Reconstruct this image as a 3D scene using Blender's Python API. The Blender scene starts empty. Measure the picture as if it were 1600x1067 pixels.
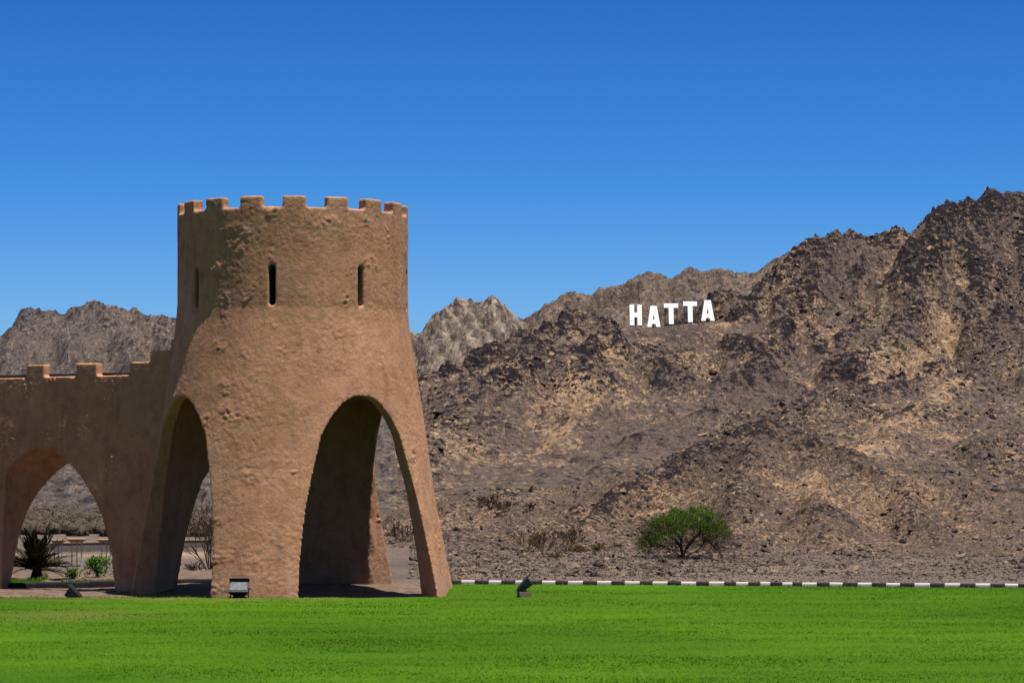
import bpy, bmesh, math, random
import numpy as np
from mathutils import Vector, Matrix
R_ = math.radians
random.seed(7)
rng = np.random.default_rng(7)
SC = bpy.context.scene
COL = SC.collection

# ------------------------------------------------------------------ camera, sky, sun, exposure
F = 4140.0          # focal length in photo pixels (1600 wide)
HOR = 700.0         # photo row of the horizon
CAMZ = 3.63
cam_d = bpy.data.cameras.new("camera")
cam = bpy.data.objects.new("camera", cam_d)
COL.objects.link(cam)
cam.location = (0, 0, CAMZ)
cam.rotation_euler = (R_(90), 0, 0)
cam_d.sensor_width = 36.0
cam_d.lens = 36.0 * F / 1600.0
cam_d.shift_y = (HOR - 533.5) / 1600.0
cam_d.clip_start = 0.5
cam_d.clip_end = 20000
SC.camera = cam

SUN_EL, SUN_AZ = 75.0, 54.4     # azimuth measured from the direction back to the camera, towards the right
world = bpy.data.worlds.new("World")
SC.world = world
world.use_nodes = True
wn = world.node_tree.nodes
wl = world.node_tree.links
bgn = wn["Background"]
sky = wn.new("ShaderNodeTexSky")
sky.sky_type = 'NISHITA'
sky.sun_disc = False
sky.sun_elevation = R_(SUN_EL)
sky.sun_rotation = R_(180 - SUN_AZ)
sky.altitude = 300
sky.air_density = 1.0
sky.dust_density = 0.3
sky.ozone_density = 4.0
# sky filtered by height: polarised blue in view, warm fill light added above the frame
wtc = wn.new("ShaderNodeTexCoord"); wsep = wn.new("ShaderNodeSeparateXYZ")
wl.new(wtc.outputs["Generated"], wsep.inputs[0])
wrp = wn.new("ShaderNodeValToRGB")
wel = wrp.color_ramp.elements
SKYSTOPS = [(0.0, (0.36, 0.70, 1.0)), (0.05, (0.285, 0.55, 1.0)), (0.097, (0.145, 0.43, 0.87)), (0.17, (0.078, 0.315, 0.72)), (0.45, (0.93, 0.70, 0.56))]  # last stop: unseen high sky, tinted warm as added fill for shaded walls
while len(wel) < len(SKYSTOPS): wel.new(0.5)
for e, (p, c) in zip(wel, SKYSTOPS):
    e.position = p; e.color = (*c, 1)
wl.new(wsep.outputs[2], wrp.inputs[0])
wmx = wn.new("ShaderNodeMix"); wmx.data_type = 'RGBA'; wmx.blend_type = 'MULTIPLY'
wmx.inputs[0].default_value = 1.0
wl.new(sky.outputs[0], wmx.inputs[6]); wl.new(wrp.outputs[0], wmx.inputs[7])
wl.new(wmx.outputs[2], bgn.inputs[0])
bgn.inputs[1].default_value = 0.068

sun_d = bpy.data.lights.new("sun", 'SUN')
sun_d.energy = 5.0
sun_d.angle = R_(0.53)
sun_d.color = (1.0, 0.95, 0.87)
sun = bpy.data.objects.new("sun", sun_d)
COL.objects.link(sun)
sd = Vector((math.sin(R_(SUN_AZ)) * math.cos(R_(SUN_EL)), -math.cos(R_(SUN_AZ)) * math.cos(R_(SUN_EL)), math.sin(R_(SUN_EL))))
sun.rotation_euler = sd.to_track_quat('Z', 'Y').to_euler()
sun.location = (20, 20, 60)

SC.view_settings.view_transform = 'Standard'
SC.view_settings.look = 'None'
SC.view_settings.exposure = 0.94
SC.view_settings.gamma = 1.0
SC.cycles.max_bounces = 6
SC.cycles.diffuse_bounces = 1

# ------------------------------------------------------------------ helpers
def wpt(px, py, D):
    return ((px - 800) / F * D, D, CAMZ + (HOR - py) / F * D)

def tag(o, label=None, cat=None, group=None, kind=None):
    if label: o["label"] = label
    if cat: o["category"] = cat
    if group: o["group"] = group
    if kind: o["kind"] = kind
    return o

def empty(name, loc, rz=0):
    o = bpy.data.objects.new(name, None)
    COL.objects.link(o)
    o.location = loc
    o.rotation_euler = (0, 0, rz)
    o.empty_display_size = 0.2
    return o

def link(name, me, mat, parent=None):
    o = bpy.data.objects.new(name, me)
    COL.objects.link(o)
    if mat is not None:
        me.materials.clear()
        me.materials.append(mat)
    if parent is not None:
        o.parent = parent
    return o

def copy_tree(o, parent=None):
    c = o.copy()
    COL.objects.link(c)
    c.parent = parent
    for ch in o.children:
        copy_tree(ch, c)
    return c

def np_mesh(name, V, faces, smooth=True, attrs=None):
    """V (n,3); faces (m,k) int array of equal-size polygons"""
    V = np.ascontiguousarray(V, dtype=np.float32)
    faces = np.ascontiguousarray(faces, dtype=np.int32)
    m, k = faces.shape
    me = bpy.data.meshes.new(name)
    me.vertices.add(len(V))
    me.vertices.foreach_set("co", V.ravel())
    me.loops.add(m * k)
    me.loops.foreach_set("vertex_index", faces.ravel())
    me.polygons.add(m)
    me.polygons.foreach_set("loop_start", np.arange(0, m * k, k, dtype=np.int32))
    me.polygons.foreach_set("loop_total", np.full(m, k, dtype=np.int32))
    me.polygons.foreach_set("use_smooth", np.full(m, smooth, dtype=bool))
    me.update(calc_edges=True)
    for an, av in (attrs or {}).items():
        a = me.attributes.new(an, 'FLOAT', 'POINT')
        a.data.foreach_set("value", np.ascontiguousarray(av, dtype=np.float32).ravel())
    return me

def grid_faces(nr, nc):
    i = np.arange(nr * nc).reshape(nr, nc)
    return np.stack([i[:-1, :-1], i[:-1, 1:], i[1:, 1:], i[1:, :-1]], -1).reshape(-1, 4)

_perm = np.random.default_rng(11).permutation(256)
_perm = np.concatenate([_perm, _perm, _perm]).astype(np.int32)
_g2 = np.array([[math.cos(a), math.sin(a)] for a in np.arange(16) * math.pi / 8], dtype=np.float32)
_g3 = np.random.default_rng(12).normal(size=(256, 3))
_g3 = (_g3 / np.linalg.norm(_g3, axis=1)[:, None]).astype(np.float32)

def pn2(x, y):
    xi = np.floor(x).astype(np.int64); yi = np.floor(y).astype(np.int64)
    xf = (x - xi).astype(np.float32); yf = (y - yi).astype(np.float32)
    xi &= 255; yi &= 255
    u = xf * xf * xf * (xf * (xf * 6 - 15) + 10); v = yf * yf * yf * (yf * (yf * 6 - 15) + 10)
    def g(ix, iy, fx, fy):
        q = _g2[_perm[_perm[ix] + iy] & 15]
        return q[..., 0] * fx + q[..., 1] * fy
    a = g(xi, yi, xf, yf); b = g(xi + 1, yi, xf - 1, yf)
    c = g(xi, yi + 1, xf, yf - 1); d = g(xi + 1, yi + 1, xf - 1, yf - 1)
    return 1.5 * ((a + (b - a) * u) * (1 - v) + (c + (d - c) * u) * v)

def pn3(x, y, z):
    xi = np.floor(x).astype(np.int64); yi = np.floor(y).astype(np.int64); zi = np.floor(z).astype(np.int64)
    xf = (x - xi).astype(np.float32); yf = (y - yi).astype(np.float32); zf = (z - zi).astype(np.float32)
    xi &= 255; yi &= 255; zi &= 255
    s = lambda t: t * t * t * (t * (t * 6 - 15) + 10)
    u, v, w = s(xf), s(yf), s(zf)
    def g(a, b, c):
        q = _g3[_perm[_perm[_perm[xi + a] + yi + b] + zi + c]]
        return q[..., 0] * (xf - a) + q[..., 1] * (yf - b) + q[..., 2] * (zf - c)
    l = lambda a, b, t: a + (b - a) * t
    return 1.4 * l(l(l(g(0, 0, 0), g(1, 0, 0), u), l(g(0, 1, 0), g(1, 1, 0), u), v),
                   l(l(g(0, 0, 1), g(1, 0, 1), u), l(g(0, 1, 1), g(1, 1, 1), u), v), w)

def fbm2(x, y, wl, oct=4, gain=0.5, ox=0.0):
    s = 0; a = 1.0
    for k in range(oct):
        s = s + a * pn2(x / wl + 17.3 * k + ox, y / wl - 9.1 * k + ox * 1.7)
        wl *= 0.5; a *= gain
    return s

def ridged2(x, y, wl, oct=5, gain=0.5, ox=0.0):
    s = 0; a = 1.0; w = 1.0
    for k in range(oct):
        n = 1 - np.abs(pn2(x / wl + 31.7 * k + ox, y / wl + 5.3 * k - ox))
        n = n * n * w
        w = np.clip(n * 1.6, 0, 1)
        s = s + a * n
        wl *= 0.5; a *= gain
    return s

def sstep(a, b, x):
    t = np.clip((x - a) / (b - a), 0, 1)
    return t * t * (3 - 2 * t)

# ------------------------------------------------------------------ materials
def new_mat(name):
    m = bpy.data.materials.new(name)
    m.use_nodes = True
    nt = m.node_tree
    b = nt.nodes["Principled BSDF"]
    b.inputs["Roughness"].default_value = 0.9
    b.inputs["Specular IOR Level"].default_value = 0.2
    return m, nt, b

def nd(nt, t, **kw):
    n = nt.nodes.new(t)
    for k, v in kw.items():
        setattr(n, k, v)
    return n

def noise(nt, vec, scale, detail=4, rough=0.55, dist=0.0):
    n = nd(nt, "ShaderNodeTexNoise")
    n.inputs["Scale"].default_value = scale
    n.inputs["Detail"].default_value = detail
    n.inputs["Roughness"].default_value = rough
    n.inputs["Distortion"].default_value = dist
    nt.links.new(vec, n.inputs["Vector"])
    return n.outputs["Fac"]

def ramp(nt, fac, stops):
    r = nd(nt, "ShaderNodeValToRGB")
    el = r.color_ramp.elements
    while len(el) < len(stops):
        el.new(0.5)
    for e, (p, c) in zip(el, stops):
        e.position = p
        e.color = (*c, 1) if len(c) == 3 else c
    nt.links.new(fac, r.inputs[0])
    return r.outputs[0]

def mix(nt, fac, a, b, mode='MIX'):
    n = nd(nt, "ShaderNodeMix", data_type='RGBA', blend_type=mode)
    for s, v in ((0, fac), (6, a), (7, b)):
        if isinstance(v, (int, float)):
            n.inputs[s].default_value = v
        elif isinstance(v, tuple):
            n.inputs[s].default_value = (*v, 1)
        else:
            nt.links.new(v, n.inputs[s])
    return n.outputs[2]

def math_n(nt, op, a, b=0.0, c=0.0, clamp=False):
    n = nd(nt, "ShaderNodeMath", operation=op, use_clamp=clamp)
    for i, v in enumerate((a, b, c)):
        if isinstance(v, (int, float)):
            n.inputs[i].default_value = v
        else:
            nt.links.new(v, n.inputs[i])
    return n.outputs[0]

def coords(nt, scale=(1, 1, 1), rot=(0, 0, 0)):
    tc = nd(nt, "ShaderNodeTexCoord")
    mp = nd(nt, "ShaderNodeMapping")
    mp.inputs["Scale"].default_value = scale
    mp.inputs["Rotation"].default_value = rot
    nt.links.new(tc.outputs["Object"], mp.inputs["Vector"])
    return mp.outputs[0]

def attr(nt, name):
    a = nd(nt, "ShaderNodeAttribute", attribute_name=name)
    return a.outputs["Fac"]

def bump(nt, bsdf, height, strength, dist):
    b = nd(nt, "ShaderNodeBump")
    b.inputs["Strength"].default_value = strength
    b.inputs["Distance"].default_value = dist
    nt.links.new(height, b.inputs["Height"])
    nt.links.new(b.outputs[0], bsdf.inputs["Normal"])

ALB = 0.52          # the photograph is exposed bright: real albedos sit this much lower
def base_col(nt, b, c, k=ALB):
    nt.links.new(mix(nt, 1.0, c, (k, k, k), 'MULTIPLY'), b.inputs["Base Color"])

def simple_mat(name, col, rough=0.8, var=0.25, scale=8.0, metal=0.0, spec=0.2):
    m, nt, b = new_mat(name)
    f = noise(nt, coords(nt), scale, 4)
    c = ramp(nt, f, [(0.3, tuple(x * (1 - var) for x in col)), (0.7, tuple(min(1, x * (1 + var)) for x in col))])
    base_col(nt, b, c, 0.72 if name == 'white_letter_paint' else ALB)
    b.inputs["Roughness"].default_value = rough
    b.inputs["Metallic"].default_value = metal
    b.inputs["Specular IOR Level"].default_value = spec
    return m

def adobe_mat(name):
    m, nt, b = new_mat(name)
    v = coords(nt)
    big = noise(nt, v, 0.55, 5, 0.6)
    mid = noise(nt, v, 3.0, 6, 0.65)
    fine = noise(nt, v, 22.0, 5, 0.7)
    c = ramp(nt, big, [(0.3, (0.53, 0.275, 0.162)), (0.52, (0.635, 0.335, 0.203)), (0.72, (0.71, 0.39, 0.238))])
    c2 = ramp(nt, mid, [(0.28, (0.72, 0.69, 0.67)), (0.5, (1, 1, 1)), (0.75, (1.16, 1.12, 1.06))])
    c = mix(nt, 1.0, c, c2, 'MULTIPLY')
    c3 = ramp(nt, fine, [(0.3, (0.8, 0.78, 0.76)), (0.55, (1, 1, 1)), (0.72, (1.15, 1.13, 1.1))])
    c = mix(nt, 1.0, c, c3, 'MULTIPLY')
    # rain streaks
    st = noise(nt, coords(nt, (5, 5, 0.35)), 1.0, 4, 0.6)
    c = mix(nt, math_n(nt, 'MULTIPLY', ramp(nt, st, [(0.52, (0, 0, 0)), (0.75, (1, 1, 1))]), 0.38), c, (0.27, 0.155, 0.095))
    # rain runs from the parapet and wind-blown dust at the foot
    tcz = nd(nt, "ShaderNodeTexCoord"); sz_ = nd(nt, "ShaderNodeSeparateXYZ"); nt.links.new(tcz.outputs["Object"], sz_.inputs[0])
    run = noise(nt, coords(nt, (3.2, 3.2, 0.16)), 1.0, 5, 0.65)
    hi = nd(nt, "ShaderNodeMapRange"); hi.inputs[1].default_value = 7.6; hi.inputs[2].default_value = 9.6; nt.links.new(sz_.outputs[2], hi.inputs[0])
    c = mix(nt, math_n(nt, 'MULTIPLY', math_n(nt, 'MULTIPLY', ramp(nt, run, [(0.5, (0, 0, 0)), (0.68, (1, 1, 1))]), hi.outputs[0]), 0.42), c, (0.22, 0.14, 0.09))
    lo = nd(nt, "ShaderNodeMapRange"); lo.inputs[1].default_value = 0.75; lo.inputs[2].default_value = -0.1; nt.links.new(sz_.outputs[2], lo.inputs[0])
    c = mix(nt, math_n(nt, 'MULTIPLY', math_n(nt, 'MULTIPLY', ramp(nt, mid, [(0.35, (0, 0, 0)), (0.6, (1, 1, 1))]), lo.outputs[0]), 0.55), c, (0.50, 0.36, 0.25))
    base_col(nt, b, c)
    b.inputs["Roughness"].default_value = 0.95
    b.inputs["Specular IOR Level"].default_value = 0.1
    h = math_n(nt, 'ADD', math_n(nt, 'MULTIPLY', noise(nt, v, 9.0, 6, 0.65), 1.0), math_n(nt, 'MULTIPLY', fine, 0.45))
    bump(nt, b, h, 0.6, 0.03)
    return m

def rock_mat(name, base, tan, dark, s=1.0, strat=(1, 1, 1), rot=(0, 0, 0), bumpd=0.8, beds=0.0):
    """base/tan/dark albedo; s = size factor of the stones (m)"""
    m, nt, b = new_mat(name)
    v = coords(nt)
    vs = coords(nt, strat, rot)
    ad, at = attr(nt, "dark"), attr(nt, "tan")
    n1 = noise(nt, vs, 0.55 / s, 7, 0.76)
    n2 = noise(nt, v, 1.6 / s, 6, 0.75)
    n3 = noise(nt, vs, 0.9 / s, 6, 0.8, 0.4)
    c = ramp(nt, n2, [(0.32, tuple(x * 0.40 for x in base)), (0.5, tuple(x * 0.95 for x in base)), (0.66, tuple(min(1, x * 1.75) for x in base))])
    # tan faces
    ft = math_n(nt, 'ADD', at, math_n(nt, 'MULTIPLY', math_n(nt, 'SUBTRACT', n3, 0.5), 4.4))
    ft = ramp(nt, ft, [(0.45, (0, 0, 0)), (0.75, (1, 1, 1))])
    ct = ramp(nt, n2, [(0.35, tuple(x * 0.6 for x in tan)), (0.52, tan), (0.7, tuple(min(1, x * 1.4) for x in tan))])
    c = mix(nt, ft, c, ct)
    # dark varnished rock
    fd = math_n(nt, 'ADD', ad, math_n(nt, 'MULTIPLY', math_n(nt, 'SUBTRACT', n1, 0.5), 6.4))
    fd = ramp(nt, fd, [(0.40, (0, 0, 0)), (0.78, (1, 1, 1))])
    cd = ramp(nt, n2, [(0.4, dark), (0.7, tuple(x * 2.0 for x in dark))])
    c = mix(nt, fd, c, cd)
    if beds:
        wv = nd(nt, "ShaderNodeTexWave", wave_type='BANDS', bands_direction='X', wave_profile='SAW')
        wv.inputs["Scale"].default_value = 0.055; wv.inputs["Distortion"].default_value = 7.0
        wv.inputs["Detail"].default_value = 5.0; wv.inputs["Detail Scale"].default_value = 1.6; wv.inputs["Detail Roughness"].default_value = 0.7
        nt.links.new(coords(nt, (1, 0.5, 1), (0, 0.6, 0)), wv.inputs["Vector"])
        c = mix(nt, math_n(nt, 'MULTIPLY', ramp(nt, wv.outputs["Fac"], [(0.55, (0, 0, 0)), (0.8, (1, 1, 1)), (0.95, (0.2, 0.2, 0.2))]), beds), c, tuple(min(1, x * 1.15) for x in tan))
        c = mix(nt, math_n(nt, 'MULTIPLY', ramp(nt, wv.outputs["Fac"], [(0.1, (1, 1, 1)), (0.3, (0, 0, 0))]), beds * 0.7), c, dark)
    # loose pale and dark stones
    vo = nd(nt, "ShaderNodeTexVoronoi")
    vo.inputs["Scale"].default_value = 0.9 / s
    nt.links.new(v, vo.inputs["Vector"])
    sp = ramp(nt, vo.outputs["Color"], [(0.15, (0.32, 0.29, 0.3)), (0.33, (1, 1, 1)), (0.70, (1, 1, 1)), (0.88, (1.7, 1.58, 1.45))])
    c = mix(nt, 0.6, c, mix(nt, 1.0, c, sp, 'MULTIPLY'))
    base_col(nt, b, c)
    b.inputs["Roughness"].default_value = 0.95
    b.inputs["Specular IOR Level"].default_value = 0.1
    h = math_n(nt, 'ADD', math_n(nt, 'MULTIPLY', n2, 1.0), math_n(nt, 'MULTIPLY', n1, 1.2))
    bump(nt, b, h, 0.9, bumpd * s)
    return m

# ------------------------------------------------------------------ terrain built from crest lines
LAST = {}
def crest_field(X, Y, lines, warp, base, rib=1.0, seed=0.0, rnd=0.0):
    wx = X; wy = Y
    if warp:
        for wlen, amp in warp:
            wx = wx + amp * fbm2(X, Y, wlen, 3, 0.5, 3.1 + seed)
            wy = wy + amp * fbm2(X, Y, wlen, 3, 0.5, 8.7 + seed)
    H = np.full(X.shape, base, dtype=np.float64); H2 = H - 5.0
    DD = np.full(X.shape, 1e3); TT = np.zeros(X.shape)
    for li, (pts, S) in enumerate(lines):
        P = [wpt(*p) for p in pts]
        cum = li * 137.0
        hl = np.full(X.shape, -1e6); dl = np.full(X.shape, 1e3); tl = np.zeros(X.shape)
        for (x0, y0, z0), (x1, y1, z1) in zip(P[:-1], P[1:]):
            dx, dy = x1 - x0, y1 - y0
            L2 = dx * dx + dy * dy
            t = np.clip(((wx - x0) * dx + (wy - y0) * dy) / L2, 0, 1)
            d = np.hypot(wx - x0 - t * dx, wy - y0 - t * dy)
            zc = np.maximum(z0 + t * (z1 - z0) - base, 0.5)
            h = base + zc * np.exp(-(np.sqrt(d * d + rnd * rnd) - rnd) * S / zc)
            k = h > hl
            hl = np.where(k, h, hl); dl = np.where(k, d, dl)
            tl = np.where(k, cum + t * math.sqrt(L2), tl)
            cum += math.sqrt(L2)
        k = hl > H
        H2 = np.where(k, H, np.maximum(H2, hl))
        H = np.where(k, hl, H); DD = np.where(k, dl, DD); TT = np.where(k, tl, TT)
    LAST["dd"] = DD
    LAST["gap"] = sstep(0.0, 7.0, H - H2)       # 0 where two flanks meet
    return H, DD, TT

class Eroded:
    """heightfield worn by running water on a square grid; keeps the drainage for the scree in the gullies"""
    def __init__(self, f, x0, x1, y0, y1, dx, iters, K, talus=0.95, m=0.45, hard=8.0):
        self.x0, self.y0, self.dx = x0, y0, dx
        xs = np.arange(x0, x1, dx); ys = np.arange(y0, y1, dx)
        X, Y = np.meshgrid(xs, ys)
        LAST['dd'] = np.full(X.shape, 1e3)
        h = f(X, Y)
        h = h + dx * 0.55 * fbm2(X, Y, 5 * dx, 3, 0.6, 61.0) * np.clip((h - h.min()) / 8.0, 0, 1)
        soft = np.clip((LAST['dd'] - 0.25 * hard) / hard, 0, 1)          # crests are hard rock
        nr, nc = h.shape; n = nr * nc
        idx = np.arange(n).reshape(nr, nc)
        offs = [(a, b) for a in (-1, 0, 1) for b in (-1, 0, 1) if a or b]
        fixed = np.zeros((nr, nc), bool); fixed[0] = fixed[-1] = True; fixed[:, 0] = fixed[:, -1] = True
        fixed = fixed.ravel()
        for it in range(iters):
            best = np.zeros((nr, nc)); rec = idx.copy(); dist = np.ones((nr, nc)) * dx
            hp = np.pad(h, 1, mode='edge'); ip = np.pad(idx, 1, mode='edge')
            for a, b in offs:
                L = dx * math.hypot(a, b)
                nb_ = hp[1 + a:1 + a + nr, 1 + b:1 + b + nc]
                sl = (h - nb_) / L
                k = sl > best
                best = np.where(k, sl, best); rec = np.where(k, ip[1 + a:1 + a + nr, 1 + b:1 + b + nc], rec); dist = np.where(k, L, dist)
            hf = h.ravel()
            order = np.argsort(hf).tolist()
            rl = rec.ravel().tolist()
            A = [1.0] * n
            for i in reversed(order):
                r = rl[i]
                if r != i: A[r] += A[i]
            A = np.array(A)
            F_ = (K * soft.ravel() * (A * dx * dx) ** m / dist.ravel())
            F_[fixed] = 0
            Fl = F_.tolist(); hl = hf.tolist()
            for i in order:
                r = rl[i]
                if r != i:
                    q = Fl[i]
                    hl[i] = (hl[i] + q * hl[r]) / (1 + q)
            h = np.array(hl).reshape(nr, nc)
            for _ in range(2):                       # scree settles to its angle of rest
                hp = np.pad(h, 1, mode='edge'); dlt = np.zeros_like(h)
                for a, b in ((0, 1), (0, -1), (1, 0), (-1, 0)):
                    dfr = hp[1 + a:1 + a + nr, 1 + b:1 + b + nc] - h
                    dlt += np.sign(dfr) * np.maximum(np.abs(dfr) - talus * dx, 0) * 0.2
                h = h + dlt * (0.1 + 0.9 * soft)
        self.h = h; self.la = np.log(A.reshape(nr, nc))
        def blur(q, k):
            for _ in range(k):
                p = np.pad(q, 1, mode='edge'); q = (p[:-2, 1:-1] + p[2:, 1:-1] + p[1:-1, :-2] + p[1:-1, 2:] + 2 * q) / 6
            return q
        self.h = blur(h, 1)
        self.la = blur(self.la, 1)
        self.cv = (h - blur(h, 14)) / dx              # + on ribs and knobs, - in gullies
    def sample(self, arr, X, Y):
        q = self.dx
        X = X + q * (2.6 * fbm2(X, Y, 17 * q, 4, 0.6, 51.0)); Y = Y + q * (2.0 * fbm2(X, Y, 17 * q, 3, 0.6, 57.0))
        u = np.clip((X - self.x0) / self.dx, 0, arr.shape[1] - 1.001); v = np.clip((Y - self.y0) / self.dx, 0, arr.shape[0] - 1.001)
        i = u.astype(int); j = v.astype(int); fu = u - i; fv = v - j
        fu = fu * fu * (3 - 2 * fu) * 0.5 + fu * 0.5; fv = fv * fv * (3 - 2 * fv) * 0.5 + fv * 0.5
        return (arr[j, i] * (1 - fu) + arr[j, i + 1] * fu) * (1 - fv) + (arr[j + 1, i] * (1 - fu) + arr[j + 1, i + 1] * fu) * fv

def line_mask(X, Y, pts, width):
    m = np.zeros(X.shape)
    P = [wpt(p[0], 700, p[1])[:2] for p in pts]
    for (x0, y0), (x1, y1) in zip(P[:-1], P[1:]):
        dx, dy = x1 - x0, y1 - y0
        t = np.clip(((X - x0) * dx + (Y - y0) * dy) / (dx * dx + dy * dy), 0, 1)
        d = np.hypot(X - x0 - t * dx, Y - y0 - t * dy)
        m = np.maximum(m, np.exp(-(d / width) ** 2))
    return m

# ---- main mountain
M_LINES = [
    ([(2450, 560, 860), (2200, 430, 830), (1900, 335, 790), (1720, 318, 760), (1600, 304, 740), (1562, 300, 730), (1530, 296, 720), (1505, 314, 712), (1470, 316, 700), (1420, 347, 700), (1350, 361, 690), (1290, 367, 680), (1258, 372, 672),
      (1215, 410, 655), (1180, 442, 640), (1130, 492, 622), (1060, 520, 615), (990, 506, 604), (930, 490, 592), (900, 494, 585), (800, 517, 560), (700, 568, 530), (660, 592, 520), (560, 640, 500), (400, 730, 480)], 0.92),
    ([(930, 490, 592), (905, 570, 550), (860, 640, 505), (888, 690, 470)], 0.62),
    ([(800, 517, 560), (760, 590, 520), (700, 660, 470), (660, 720, 430)], 0.62),
    ([(1000, 515, 604), (1030, 580, 575), (1075, 640, 540), (1080, 665, 525)], 0.55),
    ([(1258, 372, 672), (1225, 470, 630), (1190, 530, 600), (1150, 590, 570)], 0.66),
    ([(1470, 316, 700), (1440, 420, 655), (1390, 500, 620), (1340, 560, 590)], 0.66),
    ([(1350, 361, 690), (1330, 450, 650), (1290, 540, 610)], 0.66),
    ([(1562, 300, 730), (1560, 420, 680), (1530, 500, 640), (1500, 580, 590)], 0.6),
    ([(1800, 590, 580), (1600, 622, 560), (1535, 604, 558), (1490, 590, 556), (1400, 600, 545), (1300, 622, 535), (1200, 655, 520), (1100, 690, 500), (950, 740, 460), (830, 780, 425)], 0.5),
    ([(1490, 590, 556), (1440, 640, 520), (1390, 690, 480), (1330, 740, 440)], 0.6),
    ([(1600, 622, 560), (1580, 680, 500), (1560, 730, 450)], 0.5),
]
VAL = -5.0
SHELF = [(975, 512, 602), (994, 511.5, 604), (1022, 513.5, 607), (1049, 509.5, 610), (1079, 506.5, 613), (1106, 504.5, 616), (1124, 503, 618)]
def mountain_base(X, Y):
    H, DD, TT = crest_field(X, Y, M_LINES, [(120, 5.0), (40, 3.0)], VAL, rnd=6.0)
    rel = np.clip((H - VAL) / 25.0, 0, 1)
    H = H + rel * np.clip(DD / 12.0, 0.18, 1) * (5.0 * (ridged2(X, Y, 46, 4, 0.5) - 0.95) + 4.0 * fbm2(X, Y, 30, 4, 0.55, 14.0))
    apron = VAL - 0.5 + 0.115 * np.clip(Y - 380, 0, 220) + 0.8 * fbm2(X, Y, 45, 3, 0.5, 91.0) * sstep(380, 430, Y)
    H = 0.5 * (H + apron + np.sqrt((H - apron) ** 2 + 9.0)) - 0.4
    return VAL - 1.5 + (H - VAL + 1.5) * sstep(300, 400, Y)
ER_M = Eroded(mountain_base, -100, 310, 296, 860, 1.6, 26, 0.095, 0.75, 0.5)
def mountain_h(X, Y, detail=True):
    H = ER_M.sample(ER_M.h, X, Y)
    cv = ER_M.sample(ER_M.cv, X, Y)
    rel = np.clip((H - VAL) / 25.0, 0, 1)
    if detail:
        rough = 0.22 + 0.9 * sstep(-0.5, 0.9, fbm2(X, Y, 60, 3, 0.5, 21.0) + 0.5 * cv)
        LAST["rough"] = rough
        H = H + rel * rough * (1.5 * (ridged2(X, Y, 11, 5, 0.62, 4.0) - 1.0) + 0.7 * fbm2(X, Y, 2.6, 4, 0.7, 9.0))
    # levelled shelf that carries the letters
    sx = np.array([(p - 800) / F * d for p, y, d in SHELF]); sz = np.array([CAMZ + (HOR - y) / F * d for p, y, d in SHELF])
    m = np.clip(1.25 * line_mask(X, Y, [(p, d) for p, y, d in SHELF], 4.2), 0, 1)
    H = H * (1 - m) + np.interp(X, sx, sz) * m
    px = X / Y * F + 800
    dep = np.interp(px, [p for p, y, d in SHELF], [d for p, y, d in SHELF]) - 2.5 - Y
    bowl = np.interp(px, [p for p, y, d in SHELF], sz) - 0.1 - 0.42 * dep + 0.005 * dep ** 2
    kb = sstep(968, 984, px) * sstep(1134, 1118, px) * sstep(-0.5, 0.5, dep) * sstep(38, 26, dep)
    H = H * (1 - kb) + np.minimum(H, bowl) * kb
    return VAL - 1.5 + (H - VAL + 1.5) * sstep(300, 400, Y)

HILL_LINES = [
    ([(640, 905, 190), (740, 876, 215), (840, 832, 240), (920, 796, 255), (1000, 748, 265), (1100, 694, 280), (1190, 655, 290), (1255, 664, 292), (1330, 702, 285), (1420, 747, 275), (1500, 780, 265), (1600, 832, 250), (1700, 872, 240), (1850, 905, 230)], 0.5),
    ([(1255, 664, 292), (1262, 720, 270), (1275, 772, 250), (1310, 830, 225)], 0.55),
    ([(1190, 655, 290), (1170, 730, 262), (1150, 800, 236), (1140, 845, 220)], 0.5),
    ([(1420, 747, 275), (1440, 800, 246), (1470, 850, 222)], 0.5),
]
def hill_base(X, Y):
    H, DD, TT = crest_field(X, Y, HILL_LINES, [(30, 1.2), (9, 0.6)], VAL - 0.6, seed=2.0, rnd=1.5)
    rel = np.clip((H - VAL + 0.6) / 4.0, 0, 1)
    return H + rel * np.clip(DD / 3.0, 0.3, 1) * (1.0 * (ridged2(X, Y, 12, 4, 0.5, 2.0) - 0.95) + 0.8 * fbm2(X, Y, 9, 4, 0.55, 14.0))
ER_H = Eroded(hill_base, -22, 98, 168, 335, 0.6, 24, 0.10, 0.75, 0.5, 2.5)
def hill_h(X, Y, detail=True):
    H = ER_H.sample(ER_H.h, X, Y)
    rel = np.clip((H - VAL + 0.6) / 4.0, 0, 1)
    if detail:
        H = H + (0.25 + 0.75 * rel) * (0.22 * (ridged2(X, Y, 3.2, 4, 0.62, 7.0) - 1.0) + 0.10 * fbm2(X, Y, 0.8, 3, 0.7, 5.0))
    px = X / Y * F + 800
    return VAL - 0.8 + (H - VAL + 0.8) * sstep(172, 192, Y) * sstep(520, 640, px) * sstep(2000, 1850, px)

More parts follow.
